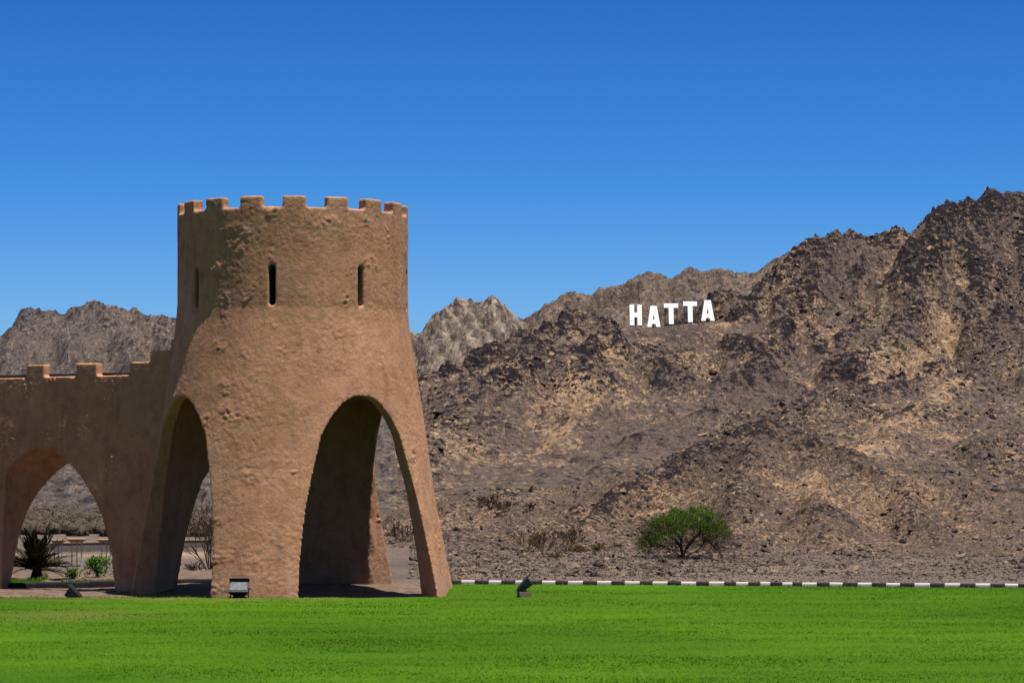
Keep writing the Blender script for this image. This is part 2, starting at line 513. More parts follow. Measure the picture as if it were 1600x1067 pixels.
KNOLL_LINES = [([(1460, 800, 330), (1490, 771, 335), (1540, 756, 335), (1600, 745, 335), (1700, 735, 340), (1850, 760, 345)], 0.55)]
TERR_LINES = [([(480, 800, 330), (640, 797, 312), (700, 787, 305), (760, 784, 302), (810, 786, 302), (900, 800, 310), (1000, 820, 320)], 0.35)]
RIDGE_LINES = [
    ([(700, 540, 1150), (760, 505, 1130), (790, 487, 1120), (825, 476, 1110), (868, 478, 1100), (885, 465, 1100), (920, 454, 1095), (935, 458, 1090), (962, 444, 1090), (998, 436, 1085), (1004, 430, 1085), (1035, 427, 1080), (1068, 432, 1080),
      (1078, 416, 1080), (1088, 412, 1080), (1118, 413, 1080), (1142, 408, 1080), (1166, 418, 1075), (1195, 402, 1075), (1225, 384, 1070), (1254, 356, 1070), (1285, 372, 1070), (1400, 420, 1070), (1700, 450, 1100)], 0.75),
    ([(885, 465, 1100), (870, 540, 1030), (850, 600, 960)], 0.7),
    ([(1004, 430, 1085), (985, 500, 1020), (960, 560, 960)], 0.7),
    ([(1088, 412, 1080), (1080, 480, 1020), (1060, 560, 950)], 0.7),
    ([(1166, 418, 1075), (1150, 500, 1000), (1120, 580, 940)], 0.7),
]
PEAK_LINES = [
    ([(468, 596, 900), (608, 544, 900), (688, 488, 890), (716, 472, 885), (748, 462, 880), (770, 464, 878), (786, 457, 876), (796, 460, 875), (808, 474, 875), (833, 491, 880), (878, 526, 890), (948, 576, 900)], 0.8),
    ([(748, 462, 880), (718, 516, 840), (698, 566, 800), (678, 636, 740)], 0.75),
    ([(796, 460, 875), (783, 526, 820), (768, 586, 770), (748, 676, 700)], 0.75),
]
LEFT_LINES = [
    ([(-260, 590, 1120), (-150, 548, 1110), (0, 513, 1100), (45, 488, 1095), (76, 474, 1090), (97, 483, 1088), (110, 478, 1088), (123, 476, 1088), (138, 484, 1088), (155, 479, 1086), (168, 464, 1085), (182, 472, 1085), (195, 471, 1085), (222, 474, 1085),
      (242, 482, 1085), (265, 490, 1085), (280, 489, 1085), (340, 520, 1090), (430, 560, 1100), (560, 600, 1100)], 0.7),
    ([(76, 474, 1090), (40, 540, 1020), (0, 600, 950), (-60, 690, 850)], 0.66),
    ([(97, 483, 1088), (110, 560, 1000), (130, 640, 900), (120, 730, 760)], 0.66),
    ([(182, 472, 1085), (210, 560, 1000), (230, 640, 900), (240, 730, 780)], 0.66),
    ([(265, 490, 1085), (300, 580, 1000), (350, 670, 880), (380, 740, 780)], 0.66),
]
ER = {}
def far_h(lines, seed, box, amp=1.0):
    def base(X, Y):
        H, DD, TT = crest_field(X, Y, lines, [(160, 6.0), (50, 3.5)], VAL - 1, seed=seed)
        rel = np.clip((H - VAL) / 30.0, 0, 1)
        return H + amp * rel * np.clip(DD / 14.0, 0.3, 1) * (6.0 * (ridged2(X, Y, 60, 4, 0.5, seed) - 0.95) + 5.0 * fbm2(X, Y, 36, 4, 0.55, seed + 3))
    er = ER[seed] = Eroded(base, *box, 3.0, 20, 0.09, 0.9)
    def f(X, Y, detail=True):
        H = er.sample(er.h, X, Y)
        rel = np.clip((H - VAL) / 30.0, 0, 1)
        if detail:
            H = H + amp * rel * ((1.5 if seed > 9 else 1.7 if seed < 2 else 1.0) * (ridged2(X, Y, 15, 5, 0.6, seed + 4) - 1.0) + 0.5 * fbm2(X, Y, 4, 3, 0.7, 9.0))
        return H
    return f
_left0 = far_h(LEFT_LINES, 1.3, (-320, 0, 400, 1230))
def left_h(X, Y, detail=True):
    bajada = VAL - 1.2 + 0.125 * np.clip(Y - 338, 0, 120) + sstep(338, 380, Y) * (2.6 * (ridged2(X, Y * 0.6, 26, 5, 0.55, 3.0) - 0.9) + 0.5 * fbm2(X, Y, 4, 3, 0.6, 6.0))
    return np.maximum(_left0(X, Y), bajada)
ridge_h, peak_h = far_h(RIDGE_LINES, 5.1, (-70, 230, 780, 1230)), far_h(PEAK_LINES, 9.2, (-110, 60, 540, 1000))
def small_h(lines, seed, d0, px0):
    def f(X, Y, detail=True):
        H, DD, TT = crest_field(X, Y, lines, [(30, 2.5), (10, 0.8)], VAL - 0.6, seed=seed)
        rel = np.clip((H - VAL + 0.6) / 4.0, 0, 1)
        H = H + rel * 0.5 * (ridged2(X, Y, 12, 4, 0.5, seed) - 0.95)
        if detail:
            H = H + rel * (0.25 * (ridged2(X, Y, 4, 4, 0.6, seed) - 1.0) + 0.1 * fbm2(X, Y, 1.0, 3, 0.7, 5.0))
        px = X / Y * F + 800
        return VAL - 0.8 + (H - VAL + 0.8) * sstep(d0, d0 + 28, Y) * sstep(px0, px0 + 70, px)
    return f
knoll_h, terr_h = small_h(KNOLL_LINES, 3.3, 300, 1420), small_h(TERR_LINES, 6.6, 250, 420)

# ---- the low ground: sand round the tower, bank behind the kerb, valley floor
LAWN_EDGE = 64.75
def ground_h(X, Y, detail=True):
    px = X / np.maximum(Y, 1.0) * F + 800
    left = sstep(620, 260, px)                      # 1 on the left of the tower
    z = np.full(X.shape, -0.06)
    # sunken sand round the tower
    inner = -0.22 * (1 - 0.72 * sstep(66, 73, Y) * (1 - 0.9 * sstep(-9.0, -12.0, X)))
    w = sstep(64.2, 64.9, Y) * sstep(-1.25, -1.75, X)
    z = z * (1 - w) + inner * w
    # bank: on the right it falls away straight behind the kerb, on the left after a level strip
    s0 = 72.2 + 10.5 * left
    fall = np.clip(Y - s0, 0, None)
    z2 = -0.03 - 0.25 * left - 0.056 * fall
    z = np.where(Y > s0, np.minimum(z, z2 + 0.0), z)
    far = sstep(66, 72, Y) * left
    z = np.where((Y <= s0) & (Y > 72), z - 0.06 * far, z)
    z = np.maximum(z, VAL)
    if detail:
        a = sstep(73.5, 76, Y)
        z = z + a * (0.05 * fbm2(X, Y, 1.6, 4, 0.6) + 0.22 * fbm2(X, Y, 14, 3, 0.5) * sstep(120, 200, Y))
        z = z + (1 - a) * w * 0.02 * fbm2(X, Y, 0.7, 4, 0.6)
    return z

def all_h(X, Y):
    X = np.asarray(X, float); Y = np.asarray(Y, float)
    h = ground_h(X, Y)
    for f in (hill_h, terr_h, knoll_h, mountain_h):
        h = np.maximum(h, f(X, Y))
    return h

def hit(px, py, d0=74.0, d1=760.0, n=2400):
    D = np.geomspace(d0, d1, n)
    X = (px - 800) / F * D
    ray = CAMZ + (HOR - py) / F * D
    h = all_h(X, D)
    k = np.argmax(h >= ray)
    return Vector((X[k], D[k], h[k]))

def fan(name, f, px0, px1, d0, d1, nc, nr, mat, masks, geom=False):
    u = (np.linspace(px0, px1, nc) - 800) / F
    D = np.geomspace(d0, d1, nr) if geom else np.linspace(d0, d1, nr)
    Y, U = np.meshgrid(D, u, indexing='ij')
    X = U * Y
    Z = f(X, Y)
    dk, tn = masks(X, Y, Z)
    me = np_mesh(name, np.stack([X, Y, Z], -1).reshape(-1, 3), grid_faces(nr, nc), True, {"dark": dk, "tan": tn})
    o = link(name, me, mat)
    tag(o, kind="structure")
    return o

def masks_main(X, Y, Z):
    cv = ER_M.sample(ER_M.cv, X, Y); la = ER_M.sample(ER_M.la, X, Y)
    cvn = np.tanh(cv * 1.6)
    d = 0.22 * fbm2(X, Y * 0.55, 55, 4, 0.65, 13.0) + 0.24 * fbm2(X + Y * 0.5, Y * 0.4 - X * 0.3, 14, 5, 0.7, 2.0)
    d = d + 0.20 + 0.06 * sstep(520, 600, Y) + 0.50 * np.clip(cvn, -0.6, 1) - 0.38 * sstep(2.0, 4.5, la)
    d = d + 0.18 * line_mask(X, Y, [(1258, 672), (1225, 630), (1190, 600)], 16) + 0.32 * line_mask(X, Y, [(1700, 570), (1600, 560), (1490, 556)], 9)
    d = d + 0.18 * line_mask(X, Y, [(1520, 715), (1470, 690), (1440, 655)], 14) + 0.25 * line_mask(X, Y, [(1000, 590), (1045, 560), (1085, 530)], 9)
    d = d + 0.16 * line_mask(X, Y, [(880, 575), (800, 555), (700, 525)], 12)
    t = 0.24 * fbm2(X, Y * 0.5, 40, 4, 0.65, 33.0) + 0.26 * fbm2(X - Y * 0.4, Y * 0.4, 10, 5, 0.7, 12.0) + 0.34 + 0.34 * sstep(1.5, 3.2, la) * sstep(7.0, 4.5, la) - 0.15 * np.clip(-cvn, 0, 1)
    t = t + 0.5 * line_mask(X, Y, [(905, 540), (860, 500), (888, 468)], 4.0) + 0.4 * line_mask(X, Y, [(1480, 552), (1440, 518), (1390, 478), (1340, 445)], 4) + 0.4 * line_mask(X, Y, [(1480, 640), (1440, 600)], 4) + 0.3 * line_mask(X, Y, [(1340, 640), (1320, 610)], 6)
    d = d - 0.4 * line_mask(X, Y, [(905, 540), (860, 500), (888, 468)], 6) - 0.3 * line_mask(X, Y, [(1480, 552), (1440, 518), (1390, 478), (1340, 445)], 6)
    fanm = np.maximum(line_mask(X, Y, [(1180, 570), (1060, 530), (930, 470), (800, 420)], 20), line_mask(X, Y, [(1600, 640), (1560, 520), (1520, 450)], 16))
    fanm = np.maximum(fanm, 0.5 * sstep(500, 440, Y + 12 * fbm2(X, Y, 40, 3)))
    fanm = np.maximum(fanm, line_mask(X, Y, [(p, dd - 7) for p, y, dd in SHELF], 6))
    return d - 0.28 * fanm, t - 0.18 * fanm

def masks_hill(X, Y, Z):
    cv = np.tanh(1.6 * ER_H.sample(ER_H.cv, X, Y)); la = ER_H.sample(ER_H.la, X, Y)
    d = 0.24 * fbm2(X, Y * 0.6, 18, 4, 0.6, 43.0) + 0.24 * fbm2(X + 0.5 * Y, Y * 0.5, 5, 4, 0.6, 2.0) + 0.04
    d = d + 0.40 * np.clip(cv, -0.6, 1) - 0.2 * sstep(2.5, 5.0, la)
    px = X / Y * F + 800
    dd = np.abs(Y - np.interp(px, [840, 920, 1000, 1100, 1190, 1255, 1330, 1420], [240, 255, 265, 280, 290, 292, 285, 275]))
    d = d + 0.62 * np.exp(-(dd / 10.0) ** 2) * sstep(840, 940, px) * sstep(1420, 1260, px) - 0.12
    t = 0.28 * fbm2(X, Y * 0.6, 15, 4, 0.6, 53.0) + 0.34 + 0.45 * line_mask(X, Y, [(1262, 262), (1280, 250)], 2.6)
    d = d - 0.35 * line_mask(X, Y, [(1262, 262), (1280, 250)], 3.0)
    return d, t

def masks_far(sd, a, b, key):
    def f(X, Y, Z):
        er = ER[key]
        cv = np.tanh(1.3 * er.sample(er.cv, X, Y)); la = er.sample(er.la, X, Y)
        d = a + 0.24 * fbm2(X, Y * 0.5, 70, 4, 0.6, sd) + 0.2 * fbm2(X + Y * 0.4, Y * 0.35, 18, 4, 0.65, sd + 4) + 0.36 * np.clip(cv, -0.6, 1) - 0.15 * sstep(2.5, 5.0, la)
        t = b + 0.24 * fbm2(X, Y * 0.5, 50, 4, 0.6, sd + 9) + 0.2 * fbm2(X, Y * 0.5, 12, 4, 0.65, sd + 2) + 0.15 * sstep(1.5, 3.5, la)
        return d, t
    return f

M_rock = rock_mat("mountain_rock", (0.158, 0.118, 0.104), (0.50, 0.335, 0.205), (0.020, 0.016, 0.021), 1.0, (1, 0.6, 1.6), (0.2, 0.35, 0), 0.7)
M_hill = rock_mat("hill_rubble", (0.148, 0.108, 0.09), (0.44, 0.29, 0.175), (0.024, 0.019, 0.021), 0.42, (1, 0.7, 1.5), (0, 0.5, 0), 0.7)
M_far = rock_mat("far_ridge_rock", (0.23, 0.176, 0.145), (0.42, 0.29, 0.19), (0.085, 0.07, 0.07), 1.6, (1.4, 0.6, 0.5), (0, 0.35, 0), 0.8, 0.15)
M_peak = rock_mat("streaked_peak_rock", (0.23, 0.18, 0.15), (0.56, 0.46, 0.37), (0.075, 0.06, 0.06), 1.6, (2.0, 0.5, 0.3), (0, 0.3, 0), 0.8, 0.6)
M_left = rock_mat("grey_ridge_rock", (0.175, 0.142, 0.13), (0.34, 0.255, 0.18), (0.05, 0.042, 0.05), 1.6, (1.4, 0.6, 0.5), (0, -0.3, 0), 0.8)

fan("mountain", mountain_h, 330, 2250, 300, 850, 1500, 720, M_rock, masks_main)
fan("hill", hill_h, 510, 2000, 172, 330, 1150, 420, M_hill, masks_hill)
fan("rocky_knoll", knoll_h, 1420, 1800, 300, 380, 300, 120, M_rock, lambda X, Y, Z: (0.32 + 0.25 * fbm2(X, Y, 9, 4, 0.6), -0.1 + 0.2 * fbm2(X, Y, 7, 4, 0.6, 5)))
fan("terrace", terr_h, 420, 1060, 250, 365, 520, 200, M_hill, lambda X, Y, Z: (-0.12 + 0.3 * fbm2(X, Y * 0.6, 14, 4, 0.6, 3), 0.0 + 0.3 * fbm2(X, Y, 10, 4, 0.6, 5)))
fan("distant_ridge", ridge_h, 620, 1500, 800, 1180, 640, 260, M_far, masks_far(61.0, 0.04, 0.2, 5.1))
fan("distant_peak", peak_h, 380, 1000, 560, 960, 520, 300, M_peak, masks_far(71.0, 0.08, 0.36, 9.2))
fan("grey_mountain", left_h, -240, 620, 330, 1180, 700, 520, M_left, masks_far(81.0, 0.06, 0.16, 1.3))

# ------------------------------------------------------------------ ground sheet
def make_ground_mat():
    m, nt, b = new_mat("stony_ground")
    v = coords(nt)
    n1 = noise(nt, v, 0.12, 6, 0.6)
    n2 = noise(nt, v, 3.0, 6, 0.75)
    c = ramp(nt, n1, [(0.3, (0.11, 0.083, 0.07)), (0.5, (0.155, 0.117, 0.096)), (0.7, (0.20, 0.15, 0.12))])
    s = attr(nt, "sand")
    cs = ramp(nt, noise(nt, v, 1.2, 5, 0.65), [(0.3, (0.17, 0.115, 0.08)), (0.6, (0.22, 0.15, 0.105)), (0.8, (0.26, 0.18, 0.125))])
    c = mix(nt, s, c, cs)
    c = mix(nt, attr(nt, "pale"), c, (0.42, 0.30, 0.2))
    c = mix(nt, 1.0, c, ramp(nt, n2, [(0.3, (0.5, 0.48, 0.47)), (0.5, (1, 1, 1)), (0.68, (1.45, 1.4, 1.35))]), 'MULTIPLY')
    base_col(nt, b, c)
    bump(nt, b, math_n(nt, 'ADD', n2, noise(nt, v, 14.0, 4, 0.7)), 0.7, 0.06)
    return m
M_ground = make_ground_mat()
nc, nr = 700, 520
uu = np.linspace(-0.5, 0.5, nc); uu = np.sign(uu) * (np.abs(uu) * 0.30 / 0.5 + np.maximum(np.abs(uu) - 0.42, 0) * 16)
DD_ = np.concatenate([np.linspace(-40, 60, 30), np.linspace(60.5, 90, 190), np.geomspace(90.3, 420, 240), np.geomspace(440, 9000, 60)])
Yg, Ug = np.meshgrid(DD_, uu, indexing='ij')
Xg = Ug * np.maximum(Yg, 45.0)
Zg = ground_h(Xg, Yg)
pxg = Xg / np.maximum(Yg, 1) * F + 800
leftg = sstep(560, 400, pxg)
sandg = np.clip(sstep(64, 64.6, Yg) * sstep(74.2, 73.6, Yg) + leftg * (0.75 + 0.3 * fbm2(Xg, Yg, 9, 3, 0.5)) * sstep(74.5, 75.5, Yg) * sstep(150, 110, Yg), 0, 1)
paleg = leftg * (0.8 * np.exp(-((Yg - 165) / 14.0) ** 2) + 0.9 * np.exp(-((Yg - 214) / 5.0) ** 2) + 0.35 * np.exp(-((Yg - 330) / 16.0) ** 2)) * (0.7 + 0.6 * fbm2(Xg, Yg * 2, 12, 3, 0.6, 4))
g = link("ground", np_mesh("ground", np.stack([Xg, Yg, Zg], -1).reshape(-1, 3), grid_faces(len(DD_), nc), True, {"sand": sandg, "pale": np.clip(paleg, 0, 1)}), M_ground)
tag(g, kind="structure")

# ------------------------------------------------------------------ lawn
KERB_A = (-2.9, 71.35)      # kerb line, plan points (x, y)
KERB_B = (16.0, 68.95)
def kerb_y(x):
    return KERB_A[1] + (x - KERB_A[0]) / (KERB_B[0] - KERB_A[0]) * (KERB_B[1] - KERB_A[1])
def make_lawn_mat(name, blades=False):
    m, nt, b = new_mat(name)
    v = coords(nt)
    vs = coords(nt, (0.35, 1.6, 1))
    n1 = noise(nt, vs, 0.5, 6, 0.65)
    n2 = noise(nt, v, 14.0, 5, 0.7)
    c = ramp(nt, n1, [(0.22, (0.076, 0.186, 0.008)), (0.5, (0.088, 0.204, 0.010)), (0.78, (0.102, 0.222, 0.013))])
    big = noise(nt, v, 0.11, 3, 0.5)
    c = mix(nt, 1.0, c, ramp(nt, big, [(0.35, (0.74, 0.78, 0.8)), (0.6, (1.06, 1.04, 1.0))]), 'MULTIPLY')
    if blades:
        up = nd(nt, "ShaderNodeCombineXYZ"); up.inputs[2].default_value = 1.0
        gn = nd(nt, "ShaderNodeNewGeometry")
        vm = nd(nt, "ShaderNodeMix", data_type='VECTOR'); vm.inputs[0].default_value = 0.12
        nt.links.new(up.outputs[0], vm.inputs[4]); nt.links.new(gn.outputs["Normal"], vm.inputs[5])
        nt.links.new(vm.outputs[1], b.inputs["Normal"])
        c = mix(nt, 1.0, c, ramp(nt, attr(nt, "tint"), [(0.0, (0.78, 0.82, 0.7)), (0.5, (1, 1, 1)), (0.95, (1.2, 1.12, 1.05)), (1.0, (2.0, 1.4, 2.4))]), 'MULTIPLY')
    else:
        c = mix(nt, 1.0, c, ramp(nt, n2, [(0.3, (0.72, 0.75, 0.7)), (0.55, (0.92, 0.93, 0.9)), (0.75, (1.0, 1.0, 0.95))]), 'MULTIPLY')
        worn = attr(nt, "worn")
        c = mix(nt, worn, c, (0.20, 0.15, 0.055))
        bump(nt, b, n2, 0.3, 0.02)
    base_col(nt, b, c)
    b.inputs["Roughness"].default_value = 1.0
    b.inputs["Specular IOR Level"].default_value = 0.03
    return m
M_lawn, M_blade = make_lawn_mat("lawn_turf"), make_lawn_mat("grass_blades", True)
def lawn_limit(x):
    return np.where(x < -1.62, LAWN_EDGE + 0.06 * np.sin(x * 2.1) + 0.05 * np.sin(x * 5.3), kerb_y(x) - 0.02)
def worn_at(x, y):
    w = np.exp(-((y - 63.7) / 0.8) ** 2) * sstep(-14, -9, x) * sstep(-2, -4, x) * np.clip(0.45 + 0.9 * fbm2(x, y * 3, 1.5, 3), 0, 1) * 0.9
    w = w + 0.8 * np.exp(-((y - 64.75) / 0.22) ** 2) * sstep(-1.5, -2.5, x) * np.clip(0.5 + fbm2(x, y, 0.8, 3, 0.6, 9), 0, 1)
    return np.clip(w + 0.45 * np.exp(-((y - 57.5) / 2.0) ** 2 - ((x + 9.6) / 1.6) ** 2), 0, 1)
xs = np.unique(np.concatenate([np.linspace(-34, 36, 300), np.array([-1.625, -1.615])]))
ts = np.linspace(0, 1, 160)
Tl, Xl = np.meshgrid(ts, xs, indexing='ij')
Yl = 22 + Tl * (lawn_limit(Xl) - 22)
Zl = 0.012 * fbm2(Xl, Yl, 1.5, 3)
Zl = Zl - 0.25 * (Tl > 0.9999)
tag(link("lawn", np_mesh("lawn", np.stack([Xl, Yl, Zl], -1).reshape(-1, 3), grid_faces(len(ts), len(xs)), True, {"worn": worn_at(Xl, Yl)}), M_lawn), kind="structure")
# blades
nb = 470000
by = 36 + 36 * rng.random(nb) ** 1.05
bx = (rng.random(nb) - 0.5) * 0.60 * by
ok = by < lawn_limit(bx) - 0.01
ok &= rng.random(nb) > worn_at(bx, by)
bx, by = bx[ok], by[ok]
nb = len(bx)
patch = fbm2(bx * 0.4, by * 1.4, 2.5, 4, 0.6, 3)
hh = (0.011 + 0.010 * rng.random(nb)) * (1 + 0.9 * sstep(0.25, 0.05, lawn_limit(bx) - by)) * (1 + 0.5 * patch)
aa = rng.random(nb) * math.tau
ww = 0.007 + 0.007 * rng.random(nb)
lean = 0.8 * hh * rng.random(nb); la = rng.random(nb) * math.tau
zb = 0.012 * fbm2(bx, by, 1.5, 3) - 0.004
Vb = np.empty((nb, 3, 3))
Vb[:, 0] = np.stack([bx - np.cos(aa) * ww, by - np.sin(aa) * ww, zb], -1)
Vb[:, 1] = np.stack([bx + np.cos(aa) * ww, by + np.sin(aa) * ww, zb], -1)
Vb[:, 2] = np.stack([bx + np.cos(la) * lean, by + np.sin(la) * lean, zb + hh], -1)
tint = np.repeat(np.clip(rng.random(nb) * 0.95 + 0.0 * patch, 0, 1), 3)
gr = link("grass", np_mesh("grass", Vb.reshape(-1, 3), np.arange(nb * 3).reshape(-1, 3), False, {"tint": tint}), M_blade)
tag(gr, "short bright green grass blades covering the lawn before the tower", "grass", kind="stuff")

# ------------------------------------------------------------------ adobe masonry: boolean, voxel remesh, trowelled relief
M_adobe = adobe_mat("adobe_plaster")
def obj_from_bm(bm, name="tmp"):
    me = bpy.data.meshes.new(name)
    bmesh.ops.recalc_face_normals(bm, faces=bm.faces)
    bm.to_mesh(me); bm.free()
    o = bpy.data.objects.new(name, me)
    COL.objects.link(o)
    return o

def lathe_bm(prof, n=128):
    """closed solid from (r, z) profile, bottom to top, capped"""
    bm = bmesh.new()
    rings = [[bm.verts.new((r * math.sin(math.tau * k / n), -r * math.cos(math.tau * k / n), z)) for k in range(n)] for r, z in prof]
    for a, b in zip(rings[:-1], rings[1:]):
        for k in range(n):
            bm.faces.new((a[k], a[(k + 1) % n], b[(k + 1) % n], b[k]))
    bm.faces.new(rings[0][::-1]); bm.faces.new(rings[-1])
    return bm

def prism_bm(outline, y0, y1, mtx):
    """outline [(x, z)] extruded along local y, then placed by mtx"""
    bm = bmesh.new()
    a = [bm.verts.new(mtx @ Vector((x, y0, z))) for x, z in outline]
    b = [bm.verts.new(mtx @ Vector((x, y1, z))) for x, z in outline]
    n = len(outline)
    for k in range(n):
        bm.faces.new((a[k], a[(k + 1) % n], b[(k + 1) % n], b[k]))
    bm.faces.new(a[::-1]); bm.faces.new(b)
    return bm

def carve(base, cutters, voxel, smooth_iter):
    """union of the cutters is taken away from base; returns a rounded, evenly meshed result"""
    for c in cutters:
        md = base.modifiers.new("b", 'BOOLEAN'); md.operation = 'DIFFERENCE'; md.solver = 'EXACT'; md.object = c
    md = base.modifiers.new("r", 'REMESH'); md.mode = 'VOXEL'; md.voxel_size = voxel
    if smooth_iter:
        md = base.modifiers.new("s", 'SMOOTH'); md.iterations = smooth_iter; md.factor = 0.5
    dg = bpy.context.evaluated_depsgraph_get()
    me = bpy.data.meshes.new_from_object(base.evaluated_get(dg))
    for o in cutters + [base]:
        old = o.data
        bpy.data.objects.remove(o)
        bpy.data.meshes.remove(old)
    return me

def trowel(me, amp, seed=0.0, calm=None):
    n = len(me.vertices)
    co = np.empty(n * 3, np.float32); me.vertices.foreach_get("co", co); co = co.reshape(-1, 3).astype(np.float64)
    no = np.empty(n * 3, np.float32); me.vertices.foreach_get("normal", no); no = no.reshape(-1, 3)
    x, y, z = co[:, 0] + seed, co[:, 1], co[:, 2]
    w = 0.25 * pn3(x * 1.3, y * 1.3, z * 1.9)
    d = 0.85 * pn3(x * 0.7, y * 0.7, z * 1.0)
    act = 0.35 + 0.85 * sstep(-0.25, 0.3, pn3(x * 0.6 + 9, y * 0.6, z * 0.8) + 0.3 * pn3(x * 2 + 9, y * 2, z * 2))
    rid = 1 - 2.0 * np.abs(pn3(x * 2.4 + w, y * 2.4, z * 4.0 + w))
    rid2 = 1 - 2.0 * np.abs(pn3(x * 5.5 + w + 3, y * 5.5, z * 7.5 + w))
    d = d + act * (0.12 * rid + 0.14 * rid2 + 0.26 * pn3(x * 9, y * 9, z * 11) + 0.34 * pn3(x * 17, y * 17, z * 19)) + 1.0 * sstep(0.3, 0.62, pn3(x * 1.7 + 30, y * 1.7, z * 1.9)) * (rid2 + pn3(x * 8, y * 8, z * 12))
    if calm is not None:
        d = d * calm(co)
    co += no * (d * amp)[:, None]
    me.vertices.foreach_set("co", co.astype(np.float32).ravel())
    me.polygons.foreach_set("use_smooth", np.ones(len(me.polygons), bool))
    me.update()

def split_mesh(me, key, names, mat, root):
    """cut one plastered surface into its parts; the shading normals are kept so no seam shows"""
    n = len(me.vertices); m = len(me.polygons)
    co = np.empty(n * 3, np.float32); me.vertices.foreach_get("co", co); co = co.reshape(-1, 3)
    no = np.empty(n * 3, np.float32); me.vertices.foreach_get("normal", no); no = no.reshape(-1, 3)
    fv = np.empty(m * 4, np.int32); me.loops.foreach_get("vertex_index", fv); fv = fv.reshape(-1, 4)
    k = key(co[fv].mean(1))
    for val in np.unique(k):
        f = fv[k == val]
        used, inv = np.unique(f, return_inverse=True)
        sub = np_mesh(names(val), co[used], inv.reshape(-1, 4))
        sub.normals_split_custom_set_from_vertices(no[used].tolist())
        link(names(val), sub, mat, root)
    bpy.data.meshes.remove(me)

TX, TY = -5.70, 69.0
TOWER_PROF = [(4.26, -0.8), (4.21, -0.2), (3.92, 1.3), (3.60, 3.13), (3.31, 4.96), (3.10, 6.3), (3.02, 6.85), (2.985, 7.15), (2.98, 8.5), (2.99, 9.92)]
def build_tower():
    prof = TOWER_PROF
    body = obj_from_bm(lathe_bm(prof))
    T = 0.42
    cav = [(3.62, -0.8), (3.57, -0.2), (3.44, 1.3), (3.24, 3.13), (3.0, 4.96), (2.3, 5.7), (1.2, 6.1)]
    cut = [obj_from_bm(lathe_bm(cav, 96)), obj_from_bm(lathe_bm([(2.69, 9.3), (2.69, 10.4)], 96))]
    A = [(0, 4.93), (0.15, 4.925), (0.32, 4.88), (0.55, 4.74), (0.84, 4.43), (1.15, 3.95), (1.47, 2.9), (1.66, 2.2), (1.78, 1.65), (1.95, 0.7), (2.07, -0.2), (2.12, -0.9)]
    def outline(sx, sz):
        r = [(x * sx, z if z < 0 else z * sz) for x, z in A]
        return r[::-1][:-1] + [(-x, z) for x, z in r] if False else [(x, z) for x, z in r[::-1]] + [(-x, z) for x, z in r[1:]]
    B = [(0, 5.05), (0.3, 5.04), (0.7, 4.98), (1.1, 4.85), (1.45, 4.6), (1.7, 4.2), (1.86, 3.6), (1.92, 2.6), (1.94, 1.8), (1.94, 0.8), (1.94, -0.2), (1.94, -0.9)]
    full = lambda r: [(x, z) for x, z in r[::-1]] + [(-x, z) for x, z in r[1:]]
    # the back arch splays outwards
    AI = [(x * 0.97, z) for x, z in A]
    assert len(B) == len(AI)
    bm = bmesh.new(); m = Matrix.Rotation(R_(116), 4, 'Z')
    rings = [[bm.verts.new(m @ Vector((x, yy, z))) for x, z in full(o)] for yy, o in ((-6.5, B), (-3.15, B), (-2.85, AI), (-0.6, AI))]
    nn = len(rings[0])
    for r0, r1 in zip(rings[:-1], rings[1:]):
        for k in range(nn): bm.faces.new((r0[k], r0[(k + 1) % nn], r1[(k + 1) % nn], r1[k]))
    bm.faces.new(rings[0][::-1]); bm.faces.new(rings[-1])
    cut.append(obj_from_bm(bm))
    for az, sx, sz in ((36, 1, 1), (-54, 1.0, 1), (214, 0.88, 0.695)):
        a = R_(az)
        m = Matrix.Rotation(a, 4, 'Z')       # local -y points to the camera at azimuth 0; turning by +a swings it to the right
        cut.append(obj_from_bm(prism_bm(outline(sx, sz), -6.5, -0.6, m)))
    for k in range(8):
        az = 39.5 + 45 * k
        m = Matrix.Rotation(R_(az), 4, 'Z')
        w = 0.085
        o = [(-w, 7.19), (w, 7.19), (w, 8.12)] + [(w * math.cos(t), 8.12 + w * 1.2 * math.sin(t)) for t in (0.5, 1.05, 1.57, 2.1, 2.64)] + [(-w, 8.12)]
        cut.append(obj_from_bm(prism_bm(o, -3.6, -1.9, m)))
    nm = 17
    for k in range(nm):
        az = 360 / nm * (k + 0.5) + 5.4
        m = Matrix.Rotation(R_(az), 4, 'Z')
        w = 2.98 * math.sin(R_(4.95))
        cut.append(obj_from_bm(prism_bm([(-w, 9.64), (w, 9.64), (w, 10.6), (-w, 10.6)], -3.6, -2.3, m)))
    me = carve(body, cut, 0.036, 3)
    trowel(me, 0.018, 0.0, lambda c: np.where(np.hypot(c[:, 0], c[:, 1]) > 2.6, 1.0, 0.5))
    o = empty("adobe_tower", (TX, TY, 0))
    def key(c):
        az = np.degrees(np.arctan2(c[:, 0], -c[:, 1]))
        k = np.zeros(len(c), int)                                      # 0 the drum
        leg = np.digitize((az - 36) % 360, [80, 178, 270])             # between the four arches
        k = np.where(c[:, 2] < 4.98, 1 + leg, k)
        k = np.where((c[:, 2] > 9.66), 10 + np.round((az - 5.4) / (360 / 17)).astype(int) % 17, k)
        return k
    split_mesh(me, key, lambda v: "drum" if v == 0 else "leg" if v < 10 else "merlon", M_adobe, o)
    tag(o, "round brown adobe tower with battlements and slit windows on four tall arched legs", "tower")
    return o
build_tower()

